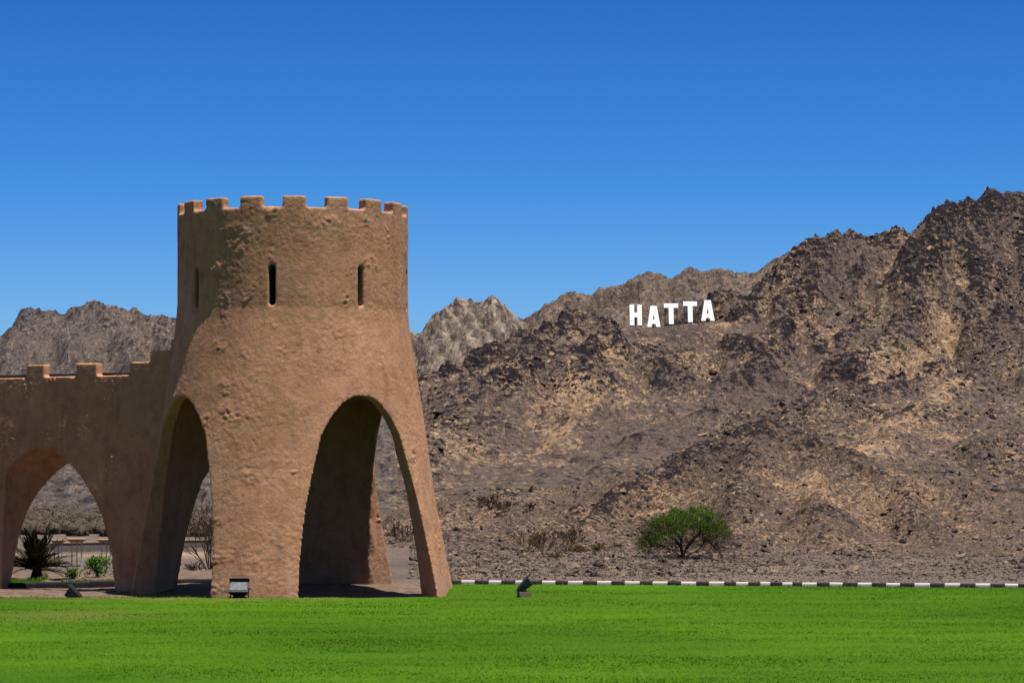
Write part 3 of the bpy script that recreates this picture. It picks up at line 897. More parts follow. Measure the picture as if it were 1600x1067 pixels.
WA = R_(36)
WALL_O = Vector((-9.50, 69.55, 0))
WT = Vector((-math.cos(WA), math.sin(WA), 0))     # along the wall, to the left
WN = Vector((math.sin(WA), math.cos(WA), 0))      # into the wall, away from the camera
def wall_pt(s, n, z):
    return WALL_O + WT * s + WN * n + Vector((0, 0, z))
def build_wall():
    # local x runs to the left along the wall, local y into it
    mtx = Matrix(((WT.x, WN.x, 0, 0), (WT.y, WN.y, 0, 0), (0, 0, 1, 0), (0, 0, 0, 1)))
    top = [(-1.9, -0.7), (-1.9, 6.47), (-0.73, 6.47), (-0.73, 6.19), (0.0, 6.19), (0.0, 5.90), (0.72, 5.90), (0.72, 5.56)]
    s = 0.72 + 1.25
    while s < 10.5:
        top += [(s, 5.56), (s, 5.90), (s + 0.74, 5.90), (s + 0.74, 5.56)]
        s += 1.98
    top += [(11.5, 5.56), (11.5, -0.7)]
    I = Matrix.Identity(4)
    bm = prism_bm(top, 0.0, 0.24, I)
    body2 = prism_bm([(-1.9, -0.7), (-1.9, 5.5), (11.5, 5.5), (11.5, -0.7)], 0.002, 1.05, I)
    o1 = obj_from_bm(bm); o2 = obj_from_bm(body2)
    md = o1.modifiers.new("u", 'BOOLEAN'); md.operation = 'UNION'; md.solver = 'EXACT'; md.object = o2
    A = [(0, 3.63), (0.18, 3.62), (0.4, 3.56), (0.7, 3.42), (1.07, 3.17), (1.5, 2.82), (1.92, 2.36), (2.22, 1.85), (2.44, 1.3), (2.6, 0.6), (2.72, -0.2), (2.76, -0.9)]
    L = [(0, 3.63), (0.2, 3.61), (0.45, 3.55), (0.75, 3.43), (1.05, 3.28), (1.3, 3.12), (1.42, 2.9), (1.46, 2.4), (1.5, 1.8), (1.55, 0.8), (1.6, -0.2), (1.64, -0.9)]
    B = [(0, 3.2), (0.1, 3.18), (0.25, 3.1), (0.5, 2.97), (0.85, 2.72), (1.2, 2.42), (1.45, 2.13), (1.66, 1.82), (1.9, 1.3), (2.12, 0.7), (2.3, -0.1), (2.4, -0.9)]
    assert len(A) == len(L) == len(B)
    front = [(4.02 + x, z) for x, z in L[::-1]] + [(4.02 - x, z) for x, z in A[1:]]
    rear = [(4.02 + x, z) for x, z in B[::-1]] + [(4.02 - x, z) for x, z in B[1:]]
    bm = bmesh.new()
    rings = [[bm.verts.new((x, yy, z)) for x, z in o] for yy, o in ((-1.0, front), (0.06, front), (1.0, rear), (2.0, rear))]
    nn = len(front)
    for r0, r1 in zip(rings[:-1], rings[1:]):
        for k in range(nn): bm.faces.new((r0[k], r0[(k + 1) % nn], r1[(k + 1) % nn], r1[k]))
    bm.faces.new(rings[0][::-1]); bm.faces.new(rings[-1])
    arch_cut = obj_from_bm(bm)
    lm = Matrix.Translation(Vector((TX, TY, 0)) - WALL_O)
    tc = lathe_bm([(r - 0.12, z) for r, z in TOWER_PROF[:1]] + [(r - 0.12, z) for r, z in TOWER_PROF[1:]], 96)
    tc.transform(mtx.inverted() @ lm)
    me = carve(o1, [arch_cut, obj_from_bm(tc)], 0.034, 3)
    bpy.data.objects.remove(o2)
    me.transform(mtx)
    trowel(me, 0.028, 50.0)
    w = empty("adobe_wall", WALL_O)
    def key(c):
        s_ = c[:, 0] * WT.x + c[:, 1] * WT.y
        return np.where((c[:, 2] > 5.585) & (s_ > 1.3), 1 + np.floor((s_ - 1.35) / 1.98).astype(int), 0)
    split_mesh(me, key, lambda v: "wall_body" if v == 0 else "merlon", M_adobe, w)
    tag(w, "brown adobe wall with battlements and one wide pointed arch running into the tower", "wall")
build_wall()

# ------------------------------------------------------------------ small builders
class MB:
    def __init__(self):
        self.v, self.f = [], []
    def box(self, c, s, rot=None):
        n = len(self.v)
        for dx in (-.5, .5):
            for dy in (-.5, .5):
                for dz in (-.5, .5):
                    p = Vector((dx * s[0], dy * s[1], dz * s[2]))
                    if rot is not None: p = rot @ p
                    self.v.append(tuple(p + Vector(c)))
        for q in ((0, 1, 3, 2), (4, 6, 7, 5), (0, 4, 5, 1), (2, 3, 7, 6), (0, 2, 6, 4), (1, 5, 7, 3)):
            self.f.append(tuple(n + k for k in q))
        return self
    def tube(self, pts, rads, n=5, cap=True):
        pts = [Vector(p) for p in pts]
        b = len(self.v)
        for i, p in enumerate(pts):
            d = (pts[min(i + 1, len(pts) - 1)] - pts[max(i - 1, 0)]).normalized()
            u = d.orthogonal().normalized() if abs(d.z) > 0.95 else d.cross(Vector((0, 0, 1))).normalized()
            w = d.cross(u)
            for k in range(n):
                a = math.tau * k / n
                self.v.append(tuple(p + (u * math.cos(a) + w * math.sin(a)) * rads[i]))
        for i in range(len(pts) - 1):
            for k in range(n):
                self.f.append((b + i * n + k, b + i * n + (k + 1) % n, b + (i + 1) * n + (k + 1) % n, b + (i + 1) * n + k))
        if cap:
            self.f.append(tuple(b + k for k in range(n))[::-1])
            e = b + (len(pts) - 1) * n
            self.f.append(tuple(e + k for k in range(n)))
        return self
    def loft(self, rings):
        b = len(self.v); n = len(rings[0])
        for r in rings: self.v += [tuple(p) for p in r]
        for i in range(len(rings) - 1):
            for k in range(n):
                self.f.append((b + i * n + k, b + i * n + (k + 1) % n, b + (i + 1) * n + (k + 1) % n, b + (i + 1) * n + k))
        self.f.append(tuple(b + k for k in range(n))[::-1])
        e = b + (len(rings) - 1) * n
        self.f.append(tuple(e + k for k in range(n)))
        return self
    def quad(self, *p):
        n = len(self.v)
        self.v += [tuple(q) for q in p]
        self.f.append(tuple(range(n, n + len(p))))
    def build(self, name, mat, parent=None, smooth=False, bevel=0.0):
        me = bpy.data.meshes.new(name)
        me.from_pydata(self.v, [], self.f)
        if bevel:
            bm = bmesh.new(); bm.from_mesh(me)
            bmesh.ops.bevel(bm, geom=[e for e in bm.edges], offset=bevel, segments=2, affect='EDGES')
            bmesh.ops.recalc_face_normals(bm, faces=bm.faces)
            bm.to_mesh(me); bm.free()
        if smooth:
            for p in me.polygons: p.use_smooth = True
        return link(name, me, mat, parent)

def ground_z(x, y):
    return float(all_h(np.array([x]), np.array([y]))[0])

def rand_dir(d, ang):
    d = d.normalized()
    u = d.orthogonal().normalized()
    u.rotate(__import__("mathutils").Quaternion(d, random.random() * math.tau))
    return (d * math.cos(ang) + u * math.sin(ang)).normalized()

def grow(mb, p, d, L, r, lvl, tips, up=0.15, spread=(0.3, 0.75), kids=(3, 4), shrink=0.68, wob=0.25, minr=0.004):
    """one limb with its side limbs, into mb; tips gets the ends"""
    n = 4 if lvl > 1 else 3
    pts, rr = [p], [r]
    q, dd = p.copy(), d.copy()
    for i in range(n):
        dd = rand_dir(dd, random.uniform(0, wob))
        dd = (dd + Vector((0, 0, up))).normalized()
        q = q + dd * L / n
        pts.append(q.copy()); rr.append(max(minr, r * (1 - 0.45 * (i + 1) / n)))
    mb.tube(pts, rr, 5 if r > 0.03 else 3, cap=False)
    if lvl == 0:
        tips.append((q, dd)); return
    for k in range(random.randint(*kids)):
        t = random.uniform(0.45, 1.0)
        i = min(int(t * n), n - 1)
        b = pts[i].lerp(pts[i + 1], t * n - i if t < 1 else 1)
        grow(mb, b, rand_dir(dd, random.uniform(*spread)), L * shrink * random.uniform(0.75, 1.2), max(minr, r * 0.55), lvl - 1, tips, up, spread, kids, shrink, wob, minr)

# ------------------------------------------------------------------ pipe along the wall top
M_black = simple_mat("black_metal", (0.012, 0.012, 0.013), 0.55, 0.4, 20, 0.0, 0.4)
mb = MB()
mb.tube([wall_pt(s, 0.62, 5.615 + 0.006 * math.sin(s * 3)) for s in np.linspace(0.3, 10.8, 22)], [0.05] * 22, 8)
for s in (1.2, 3.4, 5.6, 7.8, 10.0):
    mb.box(wall_pt(s, 0.62, 5.54), (0.08, 0.08, 0.12))
tag(mb.build("pipe", M_black, None, True), "thin black pipe lying along the wall top behind its battlements", "pipe")

# ------------------------------------------------------------------ kerb stones
def kerb_mat(name, col, chip):
    m, nt, b = new_mat(name)
    v = coords(nt)
    n = noise(nt, v, 9.0, 6, 0.7)
    c = ramp(nt, noise(nt, v, 2.5, 4), [(0.3, tuple(x * 0.85 for x in col)), (0.7, tuple(min(1, x * 1.1) for x in col))])
    c = mix(nt, ramp(nt, n, [(0.6, (0, 0, 0)), (0.68, (1, 1, 1))]), c, chip)
    base_col(nt, b, c)
    bump(nt, b, n, 0.3, 0.01)
    return m
M_kw = kerb_mat("white_kerb_paint", (0.78, 0.73, 0.66), (0.42, 0.36, 0.3))
M_kb = kerb_mat("black_kerb_paint_and_shade", (0.035, 0.032, 0.04), (0.16, 0.13, 0.12))  # real paint on the striped row, painted-in shade on the back kerb
def kerb_stone(L, h, mat):
    mb = MB()
    prof = [(-0.075, -0.25), (0.075, -0.25), (0.075, h), (-0.04, h), (-0.068, h - 0.018), (-0.075, h - 0.05)]
    mb.loft([[(x, y, z) for y, z in prof] for x in (-L / 2, -L / 2 + 0.001, L / 2 - 0.001, L / 2)])
    o = mb.build("kerb_stone", mat)
    return o
kd = (Vector((KERB_B[0], KERB_B[1], 0)) - Vector((KERB_A[0], KERB_A[1], 0))).normalized()
kang = math.atan2(kd.y, kd.x)
pos = 0.46; i = 0
while pos < 27.0:
    L = random.choice((0.36, 0.38, 0.38, 0.40, 0.34, 0.40)) if pos < 8.6 or pos > 10.6 else random.choice((0.26, 0.32, 0.36))
    white = i % 2 == 1
    o = kerb_stone(L - 0.006, 0.085, M_kw if white else M_kb)
    c = Vector((KERB_A[0], KERB_A[1], 0)) + kd * (pos + L / 2)
    o.location = (c.x, c.y + 0.075, random.uniform(-0.006, 0.004))
    o.rotation_euler = (0, random.uniform(-0.008, 0.008), kang + random.uniform(-0.006, 0.006))
    tag(o, "white painted kerb stone in the striped row along the lawn's far edge" if white else "black painted kerb stone in the striped row along the lawn's far edge", "kerb stone",
        "white kerb stones of the striped row" if white else "black kerb stones of the striped row")
    pos += L; i += 1
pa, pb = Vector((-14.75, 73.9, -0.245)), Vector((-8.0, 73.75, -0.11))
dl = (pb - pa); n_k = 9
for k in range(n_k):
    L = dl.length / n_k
    o = kerb_stone(L - 0.008, 0.115, M_kb)  # black colour stands in for the shade on this kerb's face
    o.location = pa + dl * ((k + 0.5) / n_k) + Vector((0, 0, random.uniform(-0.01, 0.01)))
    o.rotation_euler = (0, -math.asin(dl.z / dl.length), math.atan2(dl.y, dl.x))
    tag(o, "long kerb stone, black standing in for shade, at the back of the sand under the arches", "kerb stone", "kerb stones coloured black for shade behind the arches")

# ------------------------------------------------------------------ floodlights
M_glass, ntg, bg_ = new_mat("lamp_glass")
cg = ramp(ntg, noise(ntg, coords(ntg), 30, 3), [(0.3, (0.07, 0.085, 0.11)), (0.7, (0.2, 0.19, 0.18))])
ntg.links.new(cg, bg_.inputs["Base Color"]); bg_.inputs["Roughness"].default_value = 0.12; bg_.inputs["Specular IOR Level"].default_value = 0.6
M_conc = simple_mat("concrete", (0.30, 0.22, 0.17), 0.9, 0.3, 12)
M_steel = simple_mat("dark_steel", (0.03, 0.028, 0.03), 0.5, 0.3, 20, 0.3, 0.4)
def floodlight(loc, rz, tilt, label, pad=False, w=0.44, leg=0.2, hs=1.0, ds=1.0):
    """lamp that looks along local -y, tilted up by tilt; pivot at height leg"""
    r = empty("floodlight", loc, rz)
    rot = Matrix.Rotation(-tilt, 4, 'X')
    P = lambda x, y, z: rot @ Vector((x, y, z)) + Vector((0, 0, leg))
    h = MB()
    P0 = P
    P = lambda x, y, z: P0(x, y * ds, z * hs)
    def ring(y, hw, hh, oz=0.0): return [P(-hw, y, -hh + oz), P(hw, y, -hh + oz), P(hw, y, hh + oz), P(-hw, y, hh + oz)]
    h.loft([ring(0.17, w * 0.33, 0.075), ring(0.10, w * 0.42, 0.115), ring(0.0, w * 0.47, 0.15), ring(-0.07, w * 0.5, 0.165), ring(-0.075, w * 0.515, 0.172), ring(-0.115, w * 0.515, 0.172)])
    h.build("housing", M_black, r)
    b = MB()
    for s in (-1, 1): b.loft([[P(s * w * 0.52, -0.12, 0.16), P(s * w * 0.52, -0.19, 0.172), P(s * w * 0.52, -0.12, 0.172)], [P(s * w * 0.505, -0.12, 0.16), P(s * w * 0.505, -0.19, 0.172), P(s * w * 0.505, -0.12, 0.172)]])
    b.loft([[P(-w * 0.53, -0.116, 0.165), P(-w * 0.53, -0.19, 0.172), P(-w * 0.53, -0.19, 0.18), P(-w * 0.53, -0.116, 0.18)], [P(w * 0.53, -0.116, 0.165), P(w * 0.53, -0.19, 0.172), P(w * 0.53, -0.19, 0.18), P(w * 0.53, -0.116, 0.18)]])
    b.build("visor", M_steel, r)
    g = MB()
    g.loft([[P(-w * 0.44, -0.116, -0.12), P(w * 0.44, -0.116, -0.12), P(w * 0.44, -0.116, 0.13), P(-w * 0.44, -0.116, 0.13)], [P(-w * 0.44, -0.122, -0.12), P(w * 0.44, -0.122, -0.12), P(w * 0.44, -0.122, 0.13), P(-w * 0.44, -0.122, 0.13)]])
    g.build("glass", M_glass, r)
    k = MB()
    k.box(P(0, 0.10, -0.17), (w * 0.6, 0.14, 0.12), rot.to_3x3())
    k.build("ballast_box", M_black, r)
    br = MB()
    for s in (-1, 1):
        br.box((s * w * 0.47, 0.03, leg * 0.5 - 0.02), (0.02, 0.05, leg + 0.1))
        br.tube([(s * w * 0.44, 0.03, leg), (s * w * 0.54, 0.03, leg)], [0.03, 0.03], 8)
    br.box((0, 0.03, 0.015 - 0.04), (w * 0.96, 0.06, 0.03))
    br.build("bracket", M_steel, r)
    if pad:
        c = MB(); c.box((0, 0.02, -0.035), (0.36, 0.28, 0.15))
        c.build("plinth", M_conc, r, False, 0.012)
    tag(r, label, "floodlight", "floodlights on the ground around the tower")
    return r
floodlight((-6.62, 64.35, 0.02), R_(-4), R_(38), "black floodlight with visible glass standing at the foot of the tower's front leg", w=0.47, leg=0.2)
floodlight((0.31, 64.65, 0.09), R_(100), R_(42), "black floodlight on a small stone plinth alone on the open lawn", True, w=0.28, leg=0.2, hs=0.62, ds=1.35)
floodlight((-10.95, 66.2, -0.2), R_(-102), R_(36), "black floodlight tilted towards the wall, standing before the wall's arch", w=0.3, leg=0.18, hs=0.75, ds=1.3)

# ------------------------------------------------------------------ the letters on the saddle
M_white = simple_mat("white_letter_paint", (0.97, 0.98, 1.0), 0.5, 0.02, 0.6, 0, 0.3)
M_post = simple_mat("weathered_steel", (0.13, 0.105, 0.09), 0.8, 0.3, 2)
def letter_outline(ch, w, h):
    t = w * 0.37
    if ch == 'H':
        return [(0, 0), (t, 0), (t, h * 0.385), (w - t, h * 0.385), (w - t, 0), (w, 0), (w, h), (w - t, h), (w - t, h * 0.615), (t, h * 0.615), (t, h), (0, h)], None
    if ch == 'T':
        a = (w - 0.34 * w) / 2
        return [(a, 0), (w - a, 0), (w - a, h * 0.785), (w, h * 0.785), (w, h), (0, h), (0, h * 0.785), (a, h * 0.785)], None
    return [(0, 0), (w * 0.33, 0), (w * 0.36, h * 0.14), (w * 0.64, h * 0.14), (w * 0.67, 0), (w, 0), (w * 0.745, h), (w * 0.27, h)], [(w * 0.43, h * 0.36), (w * 0.57, h * 0.36), (w * 0.52, h * 0.56), (w * 0.48, h * 0.56)]
LET = [('H', 984.2, 1003.1, 475.9, 508.7, 604), ('A', 1011.2, 1032.0, 477.9, 511.2, 607), ('T', 1037.8, 1060.1, 474.0, 506.8, 610), ('T', 1067.8, 1089.6, 471.0, 503.8, 613), ('A', 1095.5, 1116.7, 468.9, 501.7, 616)]
LLAB = ["big white letter H, first of the hillside sign", "big white letter A between the H and a T of the hillside sign", "big white letter T right of the lower A of the hillside sign",
        "big white letter T left of the last A of the hillside sign", "big white letter A at the right end of the hillside sign"]
LT = R_(17)
for (ch, x0, x1, y0, y1, D), lab in zip(LET, LLAB):
    s = D / F
    w = (x1 - x0) * s
    h = (y1 - y0) * s / math.cos(LT)
    X0, _, Z0 = wpt(x0, y1, D)
    ol, hole = letter_outline(ch, w, h)
    th = 0.45
    cu = bpy.data.curves.new("c", 'CURVE'); cu.dimensions = '2D'; cu.fill_mode = 'BOTH'; cu.extrude = th / 2
    for loop in (ol, hole):
        if not loop: continue
        sp = cu.splines.new('POLY'); sp.points.add(len(loop) - 1)
        for p, q in zip(sp.points, loop): p.co = (q[0], q[1], 0, 1)
        sp.use_cyclic_u = True
    tmp = bpy.data.objects.new("c", cu); COL.objects.link(tmp)
    me = bpy.data.meshes.new_from_object(tmp.evaluated_get(bpy.context.evaluated_depsgraph_get()))
    bpy.data.objects.remove(tmp); bpy.data.curves.remove(cu)
    r = empty("sign_letter", (X0, D, Z0))
    rot = Matrix.Rotation(R_(90) - LT, 4, 'X')
    me.transform(rot)
    link("letter_face", me, M_white, r)
    fr = MB()
    back = Vector((0, math.cos(LT), -math.sin(LT)))
    up = Vector((0, math.sin(LT), math.cos(LT)))
    for fx in (0.1, 0.5, 0.9):
        a = Vector((w * fx, 0, 0)) + back * 0.55
        fr.tube([a - up * 0.5, a + up * h * 0.93], [0.07, 0.07], 6)
        fr.tube([a + up * h * 0.8, Vector((w * fx, 3.0, -0.6))], [0.06, 0.06], 6)
    for k in range(9):
        c = back * 0.40 + up * h * (0.06 + 0.1 * k)
        fr.tube([Vector((0.02 * w, 0, 0)) + c, Vector((0.98 * w, 0, 0)) + c], [0.05, 0.05], 5)
    fr.build("support_frame", M_post, r)
    tag(r, lab, "letter", "white letters of the hillside sign")

# ------------------------------------------------------------------ stones
_ico = None
def ico():
    global _ico
    if _ico is None:
        bm = bmesh.new(); bmesh.ops.create_icosphere(bm, subdivisions=1, radius=1.0)
        v = np.array([q.co[:] for q in bm.verts]); f = np.array([[q.index for q in p.verts] for p in bm.faces]); bm.free()
        _ico = v, f
    return _ico
_ICO0 = None
def ico0():
    global _ICO0
    if _ICO0 is None:
        g = (1 + 5 ** 0.5) / 2
        v = np.array([(-1, g, 0), (1, g, 0), (-1, -g, 0), (1, -g, 0), (0, -1, g), (0, 1, g), (0, -1, -g), (0, 1, -g), (g, 0, -1), (g, 0, 1), (-g, 0, -1), (-g, 0, 1)]) / math.sqrt(1 + g * g)
        f = np.array([(0, 11, 5), (0, 5, 1), (0, 1, 7), (0, 7, 10), (0, 10, 11), (1, 5, 9), (5, 11, 4), (11, 10, 2), (10, 7, 6), (7, 1, 8), (3, 9, 4), (3, 4, 2), (3, 2, 6), (3, 6, 8), (3, 8, 9), (4, 9, 5), (2, 4, 11), (6, 2, 10), (8, 6, 7), (9, 8, 1)])
        _ICO0 = v, f
    return _ICO0
def stones(name, P, size, mat, squash=0.65):
    v, f = ico() if len(P) < 10 else ico0()
    n = len(P)
    jit = 1 + 0.33 * rng.normal(size=(n, len(v), 1)).clip(-1.5, 1.5)
    V = v[None] * jit
    sc = size[:, None] * np.stack([rng.uniform(0.7, 1.4, n), rng.uniform(0.7, 1.2, n), squash * rng.uniform(0.6, 1.3, n)], -1)
    V = V * sc[:, None, :]
    a = rng.uniform(0, math.tau, n); b = rng.uniform(-0.5, 0.5, n)
    x = V[..., 0] * np.cos(b)[:, None] - V[..., 2] * np.sin(b)[:, None]
    z = V[..., 0] * np.sin(b)[:, None] + V[..., 2] * np.cos(b)[:, None]
    y = V[..., 1]
    X = x * np.cos(a)[:, None] - y * np.sin(a)[:, None]
    Yv = x * np.sin(a)[:, None] + y * np.cos(a)[:, None]
    V = np.stack([X, Yv, z], -1) + P[:, None, :]
    Fc = (f[None] + (np.arange(n) * len(v))[:, None, None]).reshape(-1, 3)
    me = np_mesh(name, V.reshape(-1, 3), Fc, False, {"tint": np.repeat(rng.random(n), len(v))})
    return link(name, me, mat)
def stone_mat(name, a, b_, c_):
    m, nt, b = new_mat(name)
    t = attr(nt, "tint")
    c = ramp(nt, t, [(0.0, a), (0.5, b_), (0.9, c_)])
    n = noise(nt, coords(nt), 3.0, 5, 0.7)
    c = mix(nt, 1.0, c, ramp(nt, n, [(0.3, (0.6, 0.6, 0.6)), (0.6, (1.1, 1.1, 1.1))]), 'MULTIPLY')
    base_col(nt, b, c)
    bump(nt, b, n, 0.5, 0.1)
    return m
M_stone = stone_mat("rubble_stone", (0.05, 0.037, 0.034), (0.14, 0.102, 0.084), (0.30, 0.215, 0.16))
M_bould = stone_mat("boulder_stone", (0.05, 0.039, 0.04), (0.14, 0.102, 0.086), (0.42, 0.28, 0.165))
n = 28000
D = rng.uniform(178, 298, n); px = rng.uniform(640, 1640, n)
wgt = np.where(px < 1200, 1.0, 0.4) * (0.4 + 0.9 * sstep(-0.3, 0.3, fbm2(px / 60, D / 12, 1.0, 3)))
k = rng.random(n) < wgt
D, px = D[k], px[k]; X = (px - 800) / F * D
H1 = np.maximum(hill_h(X, D), ground_h(X, D))
sz = np.clip(0.075 * rng.pareto(3.0, len(D)) + 0.07, 0.06, 0.38)
o = stones("rubble", np.stack([X, D, H1 + sz * 0.15], -1), sz, M_stone)
tag(o, "loose broken stones covering the near hill behind the kerb", "rubble", kind="stuff")
n = 16000
D = rng.uniform(150, 215, n); px = rng.uniform(690, 1640, n); X = (px - 800) / F * D
sz = np.clip(0.03 * rng.pareto(3.5, n) + 0.045, 0.04, 0.16)
o = stones("gravel", np.stack([X, D, np.maximum(hill_h(X, D), ground_h(X, D)) + sz * 0.15], -1), sz, M_stone)
tag(o, "grey gravel spread on the level ground between kerb and hill", "gravel", kind="stuff")
n = 90000
D = rng.uniform(370, 745, n); px = rng.uniform(640, 1640, n); X = (px - 800) / F * D
k = rng.random(n) < 0.12 + 0.9 * sstep(-0.05, 0.45, fbm2(X, D * 0.6, 40, 4, 0.6, 13.0))
k &= line_mask(X, D, [(p, d) for p, y, d in SHELF], 8) < 0.15
k &= rng.random(n) < 0.5 + 0.5 * sstep(440, 510, D)
k &= line_mask(X, D, [(1180, 570), (1060, 530), (930, 470), (800, 420)], 18) < 0.5
D, X = D[k], X[k]
sz = np.clip(0.16 * rng.pareto(3.0, len(D)) + 0.16, 0.15, 0.8)
o = stones("boulder_field", np.stack([X, D, mountain_h(X, D) + sz * 0.1], -1), sz, M_bould, 0.8)
tag(o, "dark and tan boulders strewn over the big mountain slope", "boulders", kind="stuff")
for (px_, py_, s_, lab) in ((1036, 879, 0.55, "pale boulder on the gravel left of the green tree's shadow"), (1065, 880, 0.3, "small pale stone on the gravel straight below the green tree's trunk"), (816, 832, 0.45, "round dark boulder at the left foot of the near hill")):
    p = hit(px_, py_, 120)
    o = stones("boulder", np.array([[0, 0, s_ * 0.25]]), np.array([s_]), M_stone, 0.6)
    o.location = p
    tag(o, lab, "boulder")

# ------------------------------------------------------------------ plants
def leaf_mat(name, a, b_, c_):
    m, nt, b = new_mat(name)
    n = noise(nt, coords(nt), 2.2, 4, 0.7)
    c = ramp(nt, n, [(0.3, a), (0.5, b_), (0.7, c_)])
    base_col(nt, b, c)
    b.inputs["Roughness"].default_value = 0.8
    b.inputs["Specular IOR Level"].default_value = 0.05
    return m
M_acac = leaf_mat("acacia_leaf", (0.06, 0.085, 0.016), (0.085, 0.165, 0.015), (0.14, 0.235, 0.025))
M_bush = leaf_mat("bush_leaf", (0.05, 0.13, 0.012), (0.10, 0.21, 0.025), (0.17, 0.28, 0.05))
M_palm = leaf_mat("palm_leaf", (0.040, 0.034, 0.020), (0.062, 0.052, 0.030), (0.095, 0.08, 0.05))
M_bark = simple_mat("dark_bark", (0.055, 0.038, 0.028), 0.9, 0.4, 4)
M_twig = simple_mat("dry_twig", (0.15, 0.10, 0.066), 0.9, 0.4, 3)
M_straw = simple_mat("dry_straw", (0.27, 0.18, 0.10), 0.9, 0.35, 3)

def leaves(mb, centres, n, rad, size, flat=1.0):
    for _ in range(n):
        c = random.choice(centres)
        p = Vector(c) + Vector((random.gauss(0, rad), random.gauss(0, rad), random.gauss(0, rad) * flat))
        a = Vector((random.gauss(0, 1), random.gauss(0, 1), random.gauss(0, 0.6))).normalized()
        b = a.cross(Vector((random.gauss(0, 1), random.gauss(0, 1), random.gauss(0, 1)))).normalized()
        s = size * random.uniform(0.6, 1.4)
        mb.quad(p - a * s, p - b * s * 0.55, p + a * s, p + b * s * 0.55)

def acacia():
    base = hit(1068, 872, 120)
    r = empty("acacia_tree", base)
    sc = F / base.y                     # photo pixels per metre at the tree
    g = MB(); tips = []
    def PX(dx, dy, dep=0.0): return Vector((dx / sc, dep, dy / sc))
    limbs = [[(0, -4, 0), (-1, 8, 0), (-4, 18, 0.1), (-3, 30, 0.2), (0, 40, 0.3), (6, 52, 0.4)],
             [(-4, 17, 0.1), (-10, 26, -0.2), (-22, 36, -0.6), (-38, 44, -0.9)],
             [(0, 6, 0), (5, 18, 0.3), (14, 28, 0.8), (30, 40, 1.2), (46, 48, 1.3)],
             [(-3, 26, 0.2), (-8, 36, 1.0), (-20, 48, 1.6)],
             [(4, 15, 0), (12, 26, -0.6), (24, 42, -1.2)],
             [(2, 2, 0), (22, 12, 0.4), (34, 24, 0.8), (52, 32, 0.9)],
             [(-2, 2, 0), (-20, 14, -0.3), (-40, 24, -0.2), (-58, 30, 0.2)],
             [(60, 2, 0.3), (56, 10, 0.3), (44, 22, 0.3), (40, 34, 0.5)]]
    for k, lb in enumerate(limbs):
        pts = [PX(*p) for p in lb]
        r0 = 0.17 if k == 0 else 0.10 if k < 5 else 0.05
        g.tube(pts, [max(0.03, r0 * (1 - 0.7 * i / len(pts))) for i in range(len(pts))], 6, False)
        for p0, p1 in zip(pts[1:], pts[2:] + pts[-1:]):
            for _ in range(4):
                d = ((p1 - p0).normalized() if (p1 - p0).length > 0 else Vector((0, 0, 1))) + Vector((random.gauss(0, 0.6), random.gauss(0, 0.6), random.gauss(0.15, 0.4)))
                grow(g, p0.lerp(p1, random.random()), d.normalized(), random.uniform(0.6, 1.1), 0.03, 2, tips, 0.05, (0.3, 0.9), (2, 3), 0.7, 0.3, 0.009)
    g.build("trunk", M_bark, r, True)
    # leaf clusters spread through an umbrella-shaped crown
    cl = []
    def top(dx):
        return np.interp(dx, [-72, -60, -45, -20, 10, 30, 55, 66, 74], [30, 48, 62, 76, 82, 83, 70, 58, 44])
    def bot(dx):
        return np.interp(dx, [-72, -60, -40, -10, 20, 45, 66, 74], [14, 18, 24, 40, 44, 36, 28, 26])
    for _ in range(560):
        dx = random.uniform(-70, 72)
        dep = random.uniform(-1, 1)
        q = math.sqrt(max(0, 1 - dep * dep))
        t, b = top(dx / max(q, 0.25)) if abs(dx / max(q, .25)) < 74 else None, bot(dx)
        if t is None: continue
        tt = b + (t - b) * q
        f = random.random() ** 0.6
        z = bot(dx) + (tt - bot(dx)) * f
        if random.random() > 0.45 + 0.6 * f: continue
        cl.append(PX(dx, z, dep * 3.3))
    lf = MB()
    leaves(lf, cl, 24000, 0.17, 0.046, 0.7)
    lf.build("crown", M_acac, r)
    tw = MB()
    for _ in range(900):
        p = PX(random.uniform(-68, 68), 0, random.uniform(-2.8, 2.8)); p.z = random.uniform(7, 62) / sc * (1 - 0.2 * abs(p.x) / 3.5)
        grow(tw, p, Vector((random.gauss(0, 1), random.gauss(0, 1), random.gauss(0.3, 0.6))).normalized(), random.uniform(0.4, 0.8), 0.014, 1, [], 0.05, (0.4, 1.0), (3, 4), 0.7, 0.3, 0.007)
    tw.build("twigs", M_bark, r)
    tag(r, "broad flat-topped green acacia tree on the gravel below the hill", "tree")
acacia()

def dry_bush(name, px, py, wpx, hpx, label, group=None, stems=9, lvl=3, mat=None, D=None, lean=0.0, dens=(3, 4)):
    if D is None: base = hit(px, py, 76)
    else:
        x = (px - 800) / F * D
        base = Vector((x, D, ground_z(x, D)))
    s = base.y / F
    w, h = wpx * s, hpx * s
    r = empty(name, base)
    g = MB()
    tot = h * 0.5
    for k in range(stems):
        a = random.random() * math.tau
        sp = random.uniform(0.25, 1.0) * (w / 2) / h * 1.7
        d = Vector((math.cos(a) * sp + lean, math.sin(a) * sp, 1)).normalized()
        grow(g, Vector((random.gauss(0, w * 0.03), random.gauss(0, w * 0.03), -0.05)), d, tot * random.uniform(0.7, 1.0) * (1 + 0.3 * sp), max(0.008, h * 0.012), lvl, [], 0.03, (0.25, 0.7), dens, 0.58, 0.2, max(0.0035, 0.34 * s))
    o = g.build("branches", mat or M_twig, r)
    tag(r, label, "bush" if "bush" in name else "tree" if "tree" in name else "grass", group)
    return r

